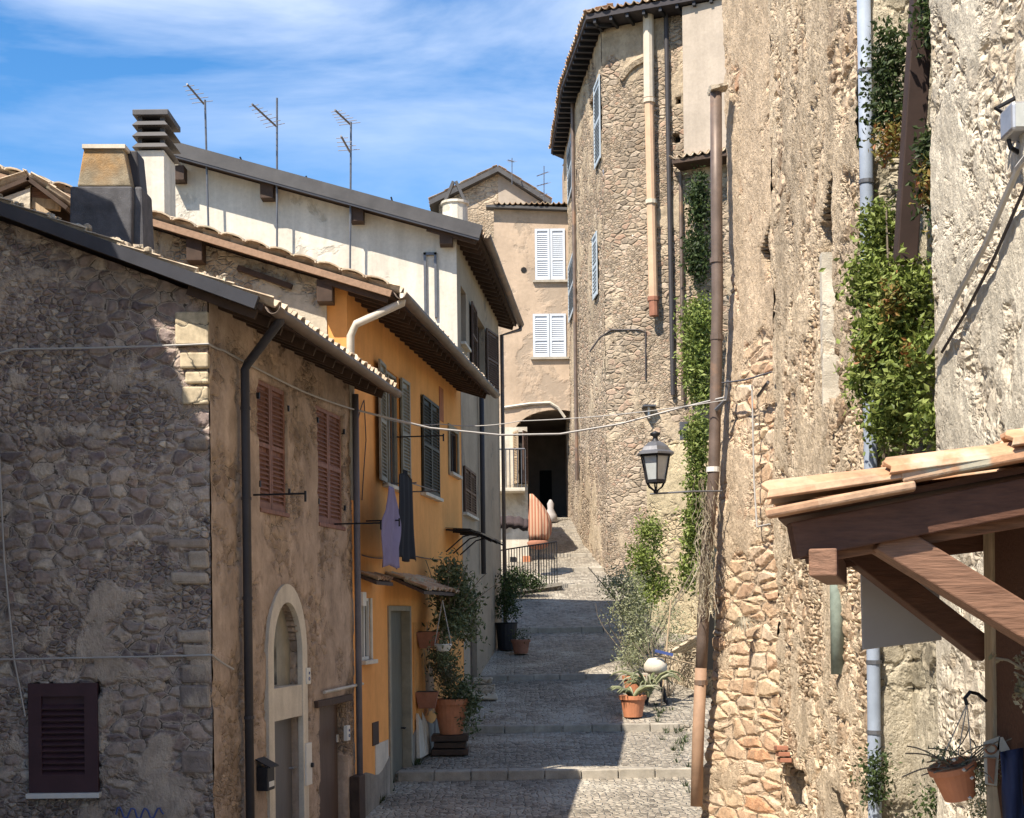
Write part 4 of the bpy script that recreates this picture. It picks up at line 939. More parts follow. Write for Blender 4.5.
# wall band left of the arch (rough white pier)
# rear gable house
Y6 = 63; b6 = thing('far_gable_house', 'distant stone house with shallow gable roof above the beige house', 'house', tuple(at(490, 300, Y6)))
F6 = Face((at(440, 300, Y6).x, Y6), (at(545, 300, Y6).x, Y6)); sr = F6.sx(498, 175)
zr6, zl6, ze6 = F6.zy(498, 174), F6.zy(440, 204), F6.zy(545, 204)
top6 = lambda s: zl6 + (zr6 - zl6) * s / sr if s < sr else zr6 + (ze6 - zr6) * (s - sr) / (F6.L - sr)
m2 = MB(); wallgrid(m2, F6, 0, sr, 4, 30, .4, top=top6); obj('front_wall', m2, M['back_stone'], b6)
m2 = MB(); wallgrid(m2, F6, sr, F6.L, 4, 30, .4, top=top6); obj('plastered_wall', m2, M['beige2'], b6)
m2 = MB(); m2.quad(F6(0, 0, 4), F6(0, -4, 4), F6(0, -4, zl6), F6(0, 0, zl6)); m2.quad(F6(F6.L, 0, 4), F6(F6.L, -4, 4), F6(F6.L, -4, ze6), F6(F6.L, 0, ze6)); m2.add([F6(0, -4, 4), F6(F6.L, -4, 4), F6(F6.L, -4, ze6), F6(sr, -4, zr6), F6(0, -4, zl6)], [(0, 1, 2, 3, 4)]); obj('back_wall', m2, M['back_stone'], b6)
for a, b in ((F6(-.4, .4, zl6 - .15), F6(sr, .4, zr6)), (F6(F6.L + .3, .4, ze6 - .15), F6(sr, .4, zr6))):
    m2 = MB(); m2.hexa([a, b, b + V(0, 5, 0), a + V(0, 5, 0), a + V(0, 0, .22), b + V(0, 0, .22), b + V(0, 5, .22), a + V(0, 5, .22)]); rr_ = obj('roof', m2, M['roofsheet'], b6)
    d = b - a; obj('tiles', tiles(a + V(0, 0, .22), V(0, 1, 0), 5, d, d.length, row=.8), M['tile'], rr_, solid=.02)
m2 = MB(); p = at(455, 205, 61); m2.lathe(p, [(0.0, -1.2), (.55, -1.2), (.55, -.05), (.62, .0), (.62, .1), (.0, .2)], 14); cc = obj('chimney', m2, M['white'], b6)
m2 = MB()
for sg in (-1, 1): m2.beam(p + V(sg * .45, 0, .1), p + V(sg * .06, 0, 1.0), .12, .3, V(0, 1, 0))
obj('chimney_cowl', m2, M['roofsheet'], cc)

# ================================================================== TOWER HOUSE
tp = [at(566, 300, 57.5), at(580, 300, 50.8), at(605, 300, 45.0), at(752, 300, 43.0)]
tp = [V(p.x, p.y, 0) for p in tp]; tw = thing('tower_house', 'very tall stone tower house with black eaves and long flue pipe', 'house', (tp[2].x, tp[2].y, gz(45)))
F1, F2, F3 = Face(tp[0], tp[1]), Face(tp[1], tp[2]), Face(tp[2], tp[3])
zt_ = at(605, 30, 45).z; wins = {0: [], 1: []}
wl = [(F2, 593, 599, 95, 140), (F2, 591, 597, 240, 300), (F1, 569, 574, 140, 195), (F1, 570.5, 575.5, 255, 315)]
h2 = [pxrect(F2, 590, 594, 98, 120), pxrect(F2, 591, 595, 236, 290)]; h1 = []
mb = MB(); wallgrid(mb, F1, 0, F1.L, gz(44), zt_, .11); wallgrid(mb, F2, 0, F2.L, gz(42) - .5, zt_, .10, holes=h2, depth=.3)
h3 = [pxrect(F3, 675, 682, 96, 105), pxrect(F3, 672, 680, 133, 143), pxrect(F3, 640, 641.5, 300, 301)]
wallgrid(mb, F3, 0, F3.L, gz(40) - .5, zt_, .095, holes=h3, depth=.4)
obj('wall', mb, M['tower'], tw, smooth=True)
m2 = MB(); bk = V(tp[3].x, 60, 0); bk2 = V(tp[0].x, 60, 0)
for a, b in ((tp[3], bk), (bk, bk2), (bk2, tp[0])): m2.quad(a, b, b + V(0, 0, zt_), a + V(0, 0, zt_))
obj('back_wall', m2, M['beige'], tw)
for r in h2: wd = obj('window', fbox(MB(), F2, r[0], r[1], -.3, -.26, r[2], r[3]), M['dark'], tw)
for r in h3: obj('putlog_hole', fbox(MB(), F3, r[0] - .05, r[1] + .05, -.42, -.38, r[2] - .05, r[3] + .05), M['dark'], tw)
# open blue grey shutters, flat on the oblique faces
for Fq, x0, x1, y0, y1 in ((F2, 596, 602, 80, 165), (F2, 594.5, 599, 234, 298), (F1, 569, 573.5, 140, 198), (F1, 570, 577, 256, 315)):
    r = pxrect(Fq, x0, x1, y0, y1); r = (r[0], max(r[1], r[0] + .4), r[2], r[3]); wd = obj('window', fbox(MB(), Fq, r[0] + .1, r[1] - .1, .0, .03, r[2], r[3]), M['dark'], tw)
    shutter(TF(Fq, r[0], .05), r[1] - r[0], r[2], r[3], M['shutblue'], wd, fr=.09, pitch=.12)
# eaves: dark soffit slab following the polygon with overhang
def off(Fq, s, d, z): return Fq(s, d, z)
zo = zt_ + .05; ov = .62
o_pts = [at(551, 156, 57.2), at(561, 90, 50.3), at(586, 21, 44.3), at(754, .5, 42.3)]; o_pts = [V(p.x, p.y, zo) for p in o_pts]
i_pts = [V(p.x, p.y, zo) + V(.3, .8, 0) for p in tp]; m2 = MB()
for k in range(3):
    a, b, c, d = o_pts[k], o_pts[k + 1], i_pts[k + 1], i_pts[k]; up = V(0, 0, .55)
    m2.hexa([a, b, c, d, a + V(0, 0, .16), b + V(0, 0, .16), c + up, d + up])
ev = obj('roof', m2, simple('black eaves boarding', (.045, .04, .045), .8), tw)
m2 = MB(); c0 = V(5, 52, zo + 2.2)
for k in range(3): m2.add([i_pts[k] + V(0, 0, .5), i_pts[k + 1] + V(0, 0, .5), c0], [(0, 1, 2)])
m2.add([i_pts[3] + V(0, 0, .5), bk + V(0, 0, zo + .4), c0], [(0, 1, 2)]); m2.add([bk + V(0, 0, zo + .4), bk2 + V(0, 0, zo + .4), c0], [(0, 1, 2)]); m2.add([bk2 + V(0, 0, zo + .4), i_pts[0] + V(0, 0, .5), c0], [(0, 1, 2)])
obj('hip_slopes', m2, M['tile'], ev)
for k in range(3):
    a, b = o_pts[k], o_pts[k + 1]; e = b - a; uu = (i_pts[k] - a) if k < 2 else (i_pts[3] - b); uu = V(uu.x, uu.y, .4); nrm = V(-e.y, e.x, 0).normalized()
    if nrm.dot(uu) < 0: nrm = -nrm
    obj('eave_tiles', tiles(a + V(0, 0, .17) - nrm * .06, e, e.length, V(nrm.x, nrm.y, .3), 1.0, pitch=.26, amp=.07), M['tile'], ev, solid=.02)
    cnt = int(e.length / .5)
    for i in range(cnt):
        p = a + e * (i + .5) / cnt - V(0, 0, .07); m3 = MB(); m3.beam(p + nrm * .05, p + nrm * .85, .09, .12); obj('rafter', m3, M['iron'], ev)
# plastered upper wing (jetty) and its little tiled skirt
r = pxrect(F3, 688, 721, 30, 163); m2 = MB(); fbox(m2, F3, r[0], F3.L + .1, 0, .5, r[2], zt_); obj('jetty', m2, M['beige2'], tw)
r = pxrect(F3, 680, 721, 158, 168); m2 = MB(); fbox(m2, F3, r[0], F3.L + .1, -.02, .8, r[2], r[2] + .12); jr = obj('jetty_eave', m2, M['woodold'], tw)
obj('tiles', tiles(F3(r[0], .85, r[2] + .12), F3.u, F3.L - r[0], V(0, 1, .35), .7, pitch=.24, amp=.06), M['tilepale'], jr, solid=.02)
# small arch brick relief and other relief
m2 = MB(); pts = [F3(*(lambda q: (q[0], .05, q[1]))(F3.px(x, y))) for x, y in ((621, 80), (628, 70), (636, 63), (645, 59))]; m2.tube(pts, .12, 6); obj('blind_arch', m2, M['tower'], tw)
m2 = MB(); pts = [F3(*(lambda q: (q[0], .03, q[1]))(F3.px(x, y))) for x, y in ((590, 352), (600, 338), (612, 330), (640, 330), (646, 332), (646, 380))]; m2.tube([p for p in pts], .028, 6); obj('conduit', m2, M['cabledark'], tw)
def pipe(Fq, x0, y0, x1, y1, d, r, mat, root, name='pipe'):
    a = Fq(*(lambda q: (q[0], d, q[1]))(Fq.px(x0, y0, d))); b = Fq(*(lambda q: (q[0], d, q[1]))(Fq.px(x1, y1, d))); m2 = MB(); m2.tube([a, b], r, 10); return obj(name, m2, mat, root, smooth=False)
fu = thing('flue_pipe', 'thick cream and salmon flue pipe running up the tower wall', 'pipe', tuple(F3(*(lambda q: (q[0], .25, q[1]))(F3.px(654, 315)))))
pipe(F3, 648, -8, 649, 98, .25, .17, M['pipecream'], fu, 'upper_pipe'); pipe(F3, 649, 98, 653.5, 300, .25, .15, M['pipeterra'], fu, 'lower_pipe')
for y, x in ((99, 649.2), (200, 651.3), (297, 653.4)): pipe(F3, x, y, x, y + 4, .25, .19, M['pipecream'] if y != 297 else M['terradull'], fu, 'collar')
pipe(F3, 653.5, 300, 654, 316, .27, .15, M['terradull'], fu, 'cap')
for (x0, y0, x1, y1, rr_, mt, lab) in ((666, 14, 673, 395, .075, 'pipedark', 'dark drain pipe running down the tower right of the flue'), (680.5, 172, 683, 400, .06, 'pipebrown', 'thin brown pipe on the tower beside the ivy')):
    a = F3(*(lambda q: (q[0], .13, q[1]))(F3.px(x0, y0, .13))); b = F3(*(lambda q: (q[0], .13, q[1]))(F3.px(x1, y1, .13))); m2 = MB(); m2.tube([a, b], rr_, 8); single('drain_pipe', m2, M[mt], lab, 'pipe', tuple(b))
a = F2(*(lambda q: (q[0], .13, q[1]))(F2.px(578, 200, .13)));
p0, p1 = at(576.5, 95, 51.5), at(576.5, 480, 51.5); m2 = MB(); m2.tube([V(p0.x - .15, p0.y, p0.z), V(p0.x - .15, p0.y, p1.z)], .07, 8); single('drain_pipe', m2, M['pipebrown'], 'long brown pipe down the shaded left edge of the tower', 'pipe', (p0.x - .15, p0.y, p1.z))

# ================================================================== garden walls, terrace on the right
Yg = 36.5; gw = thing('garden_pillar', 'pale yellow plastered wall pillar behind the shrubs at tower foot', 'wall', tuple(at(680, 640, Yg)))
Fg = Face((at(652, 500, Yg).x, Yg + 1.2), (at(748, 500, 35.4).x, 35.4)); m2 = MB()
zt_g = Fg.zy(680, 432)
wallgrid(m2, Fg, 0, Fg.L, gz(33) - .3, zt_g, .09, top=lambda s: zt_g - .25 * abs(math.sin(s * 2.3)) - (1.2 if s < .25 else 0)); m2.quad(Fg(0, 0, 1), Fg(0, -3, 1), Fg(0, -3, zt_g - 1), Fg(0, 0, zt_g - 1)); m2.quad(Fg(0, 0, zt_g - .3), Fg(Fg.L, 0, zt_g - .3), Fg(Fg.L, -3, zt_g - .3), Fg(0, -3, zt_g - .3))
obj('pillar_wall', m2, stone('yellow garden render', [(.5, .42, .28), (.6, .5, .34), (.4, .33, .22)], (.5, .42, .3), (3, 3, 4), .3, plaster=(.55, .47, .32), pamt=(.44, .52), pscale=.8, amp=.07, prough=1.0), gw, smooth=True)
Yl = 31.0; Fl = Face((at(657, 650, Yl + .8).x, Yl + .9), (at(712, 650, 29.5).x, 29.3)); m2 = MB(); zl = Fl.zy(680, 642)
wallgrid(m2, Fl, 0, Fl.L, gz(28) - .3, zl, .07, top=lambda s: zl - (.5 - s) * 1.2 if s < .5 else zl); m2.quad(Fl(0, 0, zl - .6), Fl(Fl.L, 0, zl), Fl(Fl.L, -2, zl), Fl(0, -2, zl - .6)); m2.quad(Fl(0, 0, 0), Fl(0, -2, 0), Fl(0, -2, zl - .6), Fl(0, 0, zl - .6))
lw = single('garden_wall', m2, M['garden_stone'], 'low sunlit rubble wall behind the terracotta pots', 'wall', tuple(Fl(0, 0, gz(30))), smooth=True)
m2 = MB(); a = at(676, 652, 29.3); b = at(702, 636, 29.0); m2.beam(a, b, .9, .07); single('stone_slab', m2, M['garden_stone'], 'slanting stone slab jutting from the wall near the brown pipe', 'slab', tuple(a), bevel=.01)
m2 = MB(); a = at(706, 640, 21.5); m2.box((a.x - .12, 21.3, a.z - .45), (a.x + .1, 21.6, a.z + .4)); single('wall_niche', m2, M['dark'], 'dark narrow opening beside the brown pipe above ground', 'niche', tuple(a))

# ================================================================== terrace house left of the arch
Yt = 47.5; Ft = Face((at(478, 500, Yt).x, Yt), (at(528, 500, Yt).x, Yt))
bt = thing('terrace_house', 'small sunlit whitewashed house with balcony left of the archway', 'house', tuple(Ft(Ft.L / 2, 0, gz(Yt))))
ztt = Ft.zy(515, 427); wv = pxrect(Ft, 514, 527, 432, 484)
m2 = MB(); wallgrid(m2, Ft, 0, Ft.L, 3, ztt, .12, holes=[wv], depth=.25)
m2.quad(Ft(Ft.L, 0, 3), Ft(Ft.L, -5, 3), Ft(Ft.L, -5, ztt), Ft(Ft.L, 0, ztt)); m2.quad(Ft(0, 0, 3), Ft(0, -5, 3), Ft(0, -5, ztt), Ft(0, 0, ztt)); m2.quad(Ft(0, 0, ztt), Ft(Ft.L, 0, ztt), Ft(Ft.L, -5, ztt), Ft(0, -5, ztt)); obj('wall', m2, M['whitewash'], bt)
wd = obj('window', fbox(MB(), Ft, wv[0], wv[1], -.24, -.2, wv[2], wv[3]), M['dark'], bt)
shutter(TF(Ft, wv[0], .02, R(70), 1), .45, wv[2], wv[3], M['timberlight'], wd); shutter(TF(Ft, wv[1], .02, R(70), -1), .45, wv[2], wv[3], M['shutbrown'], wd)
m2 = MB(); a = Ft.zy(515, 490); fbox(m2, Ft, 0, Ft.L - .1, 0, .9, a - .12, a); bc = obj('balcony', m2, M['whitewash'], bt, bevel=.02)
m2 = MB(); zt2 = Ft.zy(515, 452)
for i in range(13): s = Ft.L * i / 13 + .05; m2.tube([Ft(s, .86, a), Ft(s, .86, zt2)], .018, 4)
m2.tube([Ft(0, .86, zt2), Ft(Ft.L - .1, .86, zt2)], .03, 5); obj('railing', m2, M['irongrey'], bc)
# lower terrace: retaining wall with railing
Yr = 42.0; Fr = Face((at(486, 600, Yr).x, Yr), (at(562, 600, Yr + 1.0).x, Yr + 1.0)); zr_ = Fr.zy(530, 592)
m2 = MB(); wallgrid(m2, Fr, 0, Fr.L, gz(39) - .3, zr_ + .2, .15, top=lambda s: zr_ - .15 + .35 * s / Fr.L); q = Fr(Fr.L, 0, 0)
m2.quad(Fr(Fr.L, 0, 2), V(q.x + .1, 47.4, 2), V(q.x + .1, 47.4, zr_ + .2), Fr(Fr.L, 0, zr_ + .2)); m2.quad(Fr(0, 0, zr_ - .15), Fr(Fr.L, 0, zr_ + .2), V(q.x + .1, 47.4, zr_ + .2), V(Fr(0, 0, 0).x, 47.4, zr_ - .15))
rw = thing('retaining_wall', 'dark stone retaining wall with iron railing below the whitewashed house', 'wall', tuple(Fr(0, 0, gz(42)))); obj('wall', m2, M['dark_stone'], rw)
m2 = MB(); zz0 = lambda s: zr_ - .15 + .35 * s / Fr.L
for i in range(27): s = .1 + (Fr.L - .2) * i / 26; m2.tube([Fr(s, -.12, zz0(s)), Fr(s, -.12, zz0(s) + 1.35)], .014, 4)
m2.tube([Fr(.1, -.12, zz0(0) + 1.35), Fr(Fr.L - .1, -.12, zz0(Fr.L) + 1.35)], .022, 5); obj('railing', m2, M['iron'], rw)
m2 = MB(); m2.beam(Fr(0, -.1, zr_ - .1), Fr(Fr.L, -.1, zr_ + .25), .36, .1); obj('coping', m2, M['step'], rw)
m2 = MB(); r = pxrect(Fr, 530, 534, 597, 612); fbox(m2, Fr, r[0], r[1], 0, .03, r[2], r[3]); obj('pale_stone', m2, M['enamel'], rw)
for x, y in ((546, 602), (543, 611), (548, 611), (538, 617)):
    s, z = Fr.px(x, y); m2 = MB(); m2.lathe(Fr(s, .02, z), [(0, 0), (.08, 0), (.08, .03), (0, .03)], 8, Fr.n); obj('drain_hole', m2, M['dark'], rw)
# back wall of the terrace (sunlit)
m2 = MB(); r = pxrect(Ft, 510, 516, 557, 570, 0); fbox(m2, Ft, r[0], r[1], .0, .04, r[2], r[3]); obj('small_window', m2, M['dark'], bt)
m2 = MB(); r = pxrect(Ft, 523, 531, 556, 575, 0); fbox(m2, Ft, r[0], r[1], .0, .04, r[2], r[3]); obj('brick_patch', m2, M['terracotta'], bt)
# striped folded parasol
p = at(533, 590, 45); pr = thing('striped_parasol', 'drooping red and cream striped parasol beside the dark archway', 'parasol', tuple(p))
n = NT('striped canvas'); wv_ = n.t.nodes.new('ShaderNodeTexWave'); wv_.inputs['Scale'].default_value = 3.2; wv_.bands_direction = 'X'; n.t.links.new(n.co, wv_.inputs[0])
n.done(n.mix(n.rng(wv_.outputs[1], .4, .6), (.33, .13, .075), (.46, .29, .19)), .9); M['stripe'] = n.mat
m2 = MB(); prof = [(536, 495, 3), (540, 503, 8), (543, 515, 11), (544, 527, 12), (541, 538, 9), (537, 545, 5)]
prof = [(531, 494, 1.2), (534, 500, 4), (537, 508, 7), (539, 516, 9.5), (540, 525, 11), (540, 534, 10), (539, 540, 8)]
ring = []
for x, y, w in prof:
    c = at(x, y, 45); rr_ = w / 1400 * 45; ring.append([c + V(math.cos(t) * rr_ * (1 + .10 * math.cos(8 * t)), math.sin(t) * rr_ * .7 * (1 + .10 * math.cos(8 * t)), 0) for t in [2 * math.pi * k / 32 for k in range(32)]])
vs = [v for q in ring for v in q]; m2.add(vs, [(i * 32 + k, i * 32 + (k + 1) % 32, (i + 1) * 32 + (k + 1) % 32, (i + 1) * 32 + k) for i in range(len(ring) - 1) for k in range(32)])
obj('canvas', m2, M['stripe'], pr, smooth=True, solid=.01)
m2 = MB(); m2.tube([at(538, 500, 45), V(at(538, 500, 45).x, 45, gz(45))], .03, 8); obj('pole', m2, M['iron'], pr)
m2 = MB()
rr2 = [(at(x, y, 45), w / 1400 * 45) for x, y, w in ((538, 540, 10), (537, 545, 9), (535, 548, 4))]
for c, w in rr2: pass
m2.lathe(at(538, 545, 45), [(.05, -.15), (.3, -.08), (.36, .08), (.28, .14)], 16); obj('valance', m2, M['terradull'], pr, smooth=True)
# dark fabric awning
m2 = MB(); c = at(509, 526, 42.5)
vs = []; fs = []; N1, N2 = 16, 10
for j in range(N2 + 1):
    for i in range(N1 + 1):
        a = -1 + 2 * i / N1; b = j / N2; vs.append(c + V(a * .56, -.5 * b, .2 * (1 - a * a) * .6 - .22 * b * b + .03 * math.sin(i * 1.7)))
for j in range(N2):
    for i in range(N1): q = j * (N1 + 1) + i; fs.append((q, q + 1, q + N1 + 2, q + N1 + 1))
m2.add(vs, fs); aw = single('awning', m2, simple('black brown canvas', (.05, .035, .035), .9), 'small dark sagging awning on the wall end above the railing', 'awning', tuple(c), smooth=True, solid=.18)

# ================================================================== RIGHT WALL
# plan path of the long wall
def PL(px, Y, py=600): p = at(px, py, Y); return V(p.x, p.y, 0)
Q0 = PL(716, 20.2); Q1 = PL(779, 18.3); Q2 = V(3.22, 12.65, 0); Q3 = V(3.22, 10.55, 0); Q4 = V(3.10, 4.2, 0)
rwall = thing('tall_stone_wall', 'tall rough buff stone wall filling the right side of the lane', 'wall', (Q1.x, Q1.y, gz(18)))
FE, FR, FN = Face(Q0, Q1), Face(Q1, Q2), Face(Q3, Q4)
ztp = 14.0; zbt = -.9
def warpE(s, z):  # end pier flares out towards the ground and leans with height
    t = 1 - s / FE.L; f = max(0, (4.5 - z) / 4.5); g_ = max(0, (z - 4.5) / 8)
    return FE(s, 0, z) + V(-t * (f * f * .30 - .32 * math.sin(min(1, g_ * 2) * math.pi / 2) + .10 * g_), -t * f * .2, 0)
eB = pxrect(FE, 756, 770, 223, 280); eB = (*eB, lambda s, z: abs(z - (eB[2] + eB[3]) / 2) < (eB[3] - eB[2]) / 2 * max(.0, (s - eB[0]) / (eB[1] - eB[0])) ** .8)
mb = MB(); wallgrid(mb, FE, 0, FE.L, zbt, ztp, .04, warp=warpE, holes=[eB], depth=.45); obj('end_pier', mb, M['rightend'], rwall, smooth=True)
hA = pxrect(FR, 822, 838, 185, 402); hA = (FR.sx(822.5, 250), FR.sx(836, 250), FR.zy(829, 405), FR.zy(829, 176))
hB = (FR.sx(790, 250) - 1.4, FR.sx(790, 250) - 1.4 + .5, FR.zy(764, 278), FR.zy(764, 222))
sB0 = FE.sx(756, 250)
def tri(h, tip=.5):  # ragged pointed top
    m = (h[0] + h[1]) / 2; return lambda s, z: z < h[3] - (h[3] - h[2]) * tip * abs(s - h[1]) / (h[1] - h[0])
hA = (*hA, tri(hA, .16))
hC = (FR.sx(781, 675), FR.sx(785, 675), FR.zy(783, 697), FR.zy(783, 655))
hD = (FR.sx(790, 780), FR.sx(803, 780), zbt + .3, FR.zy(795, 765)); hE = (FR.sx(834, 800), FR.sx(845, 800), zbt + .3, FR.zy(838, 786))
mb = MB(); wallgrid(mb, FR, 0, FR.L, zbt, ztp, .045, holes=[hA, hC, hD, hE], depth=.35); obj('long_wall', mb, M['right'], rwall, smooth=True)
m2 = MB(); m2.beam(Q1 + V(.13, .02, zbt), Q1 + V(.13, .02, ztp), .22, .22, V(0, 1, 0)); obj('corner_core', m2, M['beige'], rwall)
m2 = MB()
for h in (hC, hD, hE): fbox(m2, FR, h[0] - .05, h[1] + .05, -.37, -.33, h[2], h[3] + .05)
obj('dark_backing', m2, M['dark'], rwall)
m2 = MB(); fbox(m2, FR, hA[0] - .25, hA[1] + .05, -.5, -.36, hA[2] - .1, hA[3] + .1); obj('blind_window_back', m2, M['whitewash'], rwall)
m2 = MB(); zA, zB = hA[2] + .02, hA[3] - .7; nA = 9; sv = [hA[0] + .12 + random.uniform(-.02, .02) for _ in range(nA + 1)]
for k in range(nA):
    z0, z1 = zA + (zB - zA) * k / nA, zA + (zB - zA) * (k + 1) / nA; a_, b_ = sv[k], sv[k + 1]
    m2.hexa([FR(hA[0] - .02, -.34, z0), FR(a_, -.34, z0), FR(a_, .03, z0), FR(hA[0] - .02, .03, z0), FR(hA[0] - .02, -.34, z1), FR(b_, -.34, z1), FR(b_, .03, z1), FR(hA[0] - .02, .03, z1)])
obj('white_reveal', m2, plaster('lime reveal', (.64, .585, .49), .5, 5, .03, streak=.2, patch=(.5, .42, .32), pat=(.58, .64)), rwall)
# wedge shaped pocket on the end pier
s, z = FE.px(766, 250, .05)
# recess between
rx = 3.62; m2 = MB(); FRc = Face((rx, 12.65), (rx, 10.55)); wallgrid(m2, FRc, 0, FRc.L, zbt, ztp, .05)
Fj = Face((Q2.x, 12.65), (rx, 12.65)); wallgrid(m2, Fj, 0, Fj.L, zbt, ztp, .05)
m2.quad((rx, 10.55, zbt), (Q3.x, 10.55, zbt), (Q3.x, 10.55, ztp), (rx, 10.55, ztp)); obj('recess', m2, stone('darker recess stone', [(.3, .27, .2), (.42, .38, .3), (.22, .2, .15)], (.38, .34, .26), (3.5, 3.5, 5), .35, plaster=(.52, .47, .37), pamt=(.5, .6), amp=.09, prough=1.2), rwall, smooth=True)  # recess stone coloured darker than the walls on either side
mb = MB(); wallgrid(mb, FN, 0, FN.L, zbt, ztp, .04); obj('near_wall', mb, M['whiterough'], rwall, smooth=True)
m2 = MB(); bk = 6.5
m2.quad(V(Q0.x + .4, 20.3, zbt), V(bk, 20.2, zbt), V(bk, 20.2, ztp), V(Q0.x + .4, 20.3, ztp)); m2.quad(V(bk, 20.2, zbt), V(bk, 4, zbt), V(bk, 4, ztp), V(bk, 20.2, ztp)); m2.quad(V(Q4.x, 4.2, zbt), V(bk, 4.2, zbt), V(bk, 4.2, ztp), V(Q4.x, 4.2, ztp)); m2.add([V(Q0.x + .4, 20.2, ztp), V(bk, 20.2, ztp), V(bk, 4, ztp), V(Q4.x, 4.2, ztp), Q3 + V(0, 0, ztp), V(rx, 10.55, ztp), V(rx, 12.65, ztp), Q2 + V(0, 0, ztp), Q1 + V(0, 0, ztp)], [tuple(range(9))])
obj('back_wall', m2, M['beige'], rwall)
# stone clay bracket above slit (red brick lintel)
s, z = FR.px(790, 755); m2 = MB()
for k in range(3): m2.beam(FR(s - .35, .04 + .02 * k, z - .09 + .075 * k), FR(s + .35, .10 + .02 * k, z - .03 + .075 * k), .14, .055)
obj('brick_lintel', m2, M['terradull'], rwall, bevel=.008)
# embedded irons and twigs on pier
fE = lambda x, y, d=.08: FE(*(lambda q: (q[0], d, q[1]))(FE.px(x, y, d)))
m2 = MB(); m2.tube([fE(722, 383, .15), fE(745, 380, .2), fE(772, 372, .25)], .012, 5); m2.tube([fE(728, 380, .1), fE(726, 400, .12), fE(716, 410, .2)], .03, 6); m2.tube([fE(758, 396, .1), fE(768, 382, .2)], .025, 5)
single('iron_anchor', m2, M['irongrey'], 'rusty iron bars and wire knot fixed on the wall beside the brown pipe top cable', 'iron bar', tuple(fE(722, 383)))
wire('cable', [fE(752, 385, .14), fE(753, 430, .14), fE(754, 480, .14), fE(757, 527, .14), fE(770, 524, .14)], .012, M['cable'], 'vertical grey cable down the stone pier beside the porch roof')
# ------------------------------------------------ brown downpipe
pp = thing('iron_downpipe', 'thick brown iron downpipe with clay lower end by the lane', 'downpipe', tuple(at(697, 806, 19.7)))
YP = 19.75; pts = [at(x, y, YP) for x, y in ((716, 93), (716.5, 200), (717.5, 300), (714, 470), (706, 560), (702.5, 640), (701, 672))]
m2 = MB(); m2.tube(pts, .083, 12); obj('iron_pipe', m2, M['pipebrown'], pp, smooth=True)
m2 = MB(); m2.tube([at(701, 668, YP), at(698, 740, YP), at(696.5, 806, YP)], .085, 12); obj('clay_pipe', m2, M['pipeclay'], pp, smooth=True)
for (x, y) in ((716.5, 258), (717, 335), (713, 467), (709, 520), (701, 680)):
    m2 = MB(); m2.tube([at(x, y, YP), at(x, y + 5, YP)], .095, 12); obj('collar', m2, M['enamel'] if y == 467 else M['pipebrown'], pp)
m2 = MB(); p = at(717, 92, YP)
for k in range(5): m2.beam(p + V(-.1, -.1 + .05 * k, .02 + .02 * (k % 2)), p + V(.14, -.06 + .05 * k, .09), .06, .035)
obj('stone_cap', m2, M['cream_rubble'], pp)
# dry creeper on the pipe
m2 = MB(); base = at(706, 600, YP - .15)
for _ in range(150):
    p = at(random.gauss(705, 4), random.uniform(475, 600), YP - random.uniform(.0, .3)); q = [p]
    for i in range(5): p = p + V(random.gauss(0, .03), random.gauss(0, .03), -random.uniform(.03, .12)); q.append(p)
    m2.tube(q, .005, 3, False)
single('dry_creeper', m2, M['dry'], 'dry leafless creeper tangled over the lower brown downpipe', 'plant', tuple(base))
m2 = MB(); c = at(742, 620, 18.9)
for _ in range(90):
    a = random.uniform(0, 6.28); l = random.uniform(.08, .2); m2.tube([c, c + V(math.cos(a) * l * .5, -.06, abs(math.sin(a)) * l * .4 - .02), c + V(math.cos(a) * l, -.12, -abs(math.sin(a)) * l * .8)], .004, 3, False)
single('grass_tuft', m2, M['dry'], 'dry grass tuft growing out of the orange stone pier', 'plant', tuple(c))
# ------------------------------------------------ blue pipe, green pipe, brown slanted beam
def freepipe(name, pts, r, mat, label, cat='pipe', clamps=()):
    t = thing(name, label, cat, tuple(pts[-1])); m2 = MB(); m2.tube(pts, r, 12); obj('tube', m2, mat, t, smooth=True)
    for (x, y, Y) in clamps: m2 = MB(); m2.tube([at(x, y, Y), at(x, y + 4, Y)], r * 1.15, 12); obj('clamp', m2, M['irongrey'], t)
YQ = 12.75
freepipe('drain_pipe', [at(863, -40, 12.6), at(866.5, 180, 12.6), at(868, 300, 12.6), at(871, 480, 12.6), at(874, 700, 12.6), at(875, 818, 12.6), at(876, 950, 12.6)], .062, M['pipeblue'], 'pale blue grey drain pipe beside the ivy on the right wall', clamps=((865, 70, 12.6), (866.5, 180, 12.6), (874, 660, 12.6), (874.5, 730, 12.6)))
s, z = FR.px(837, 620, .05); freepipe('drain_pipe', [at(836, 540, 13.9), at(837, 600, 13.9), at(838, 674, 13.9)], .07, M['pipegreen'], 'short oxidised green pipe under the left end of the porch')
m2 = MB(); m2.beam(at(926, -60, 11.2), at(905, 262, 11.6), .17, .15, V(0, 1, 0)); single('slanted_beam', m2, M['beamdark'], 'dark brown leaning beam coming down through the ivy', 'beam', tuple(at(905, 262, 11.6)), bevel=.01)
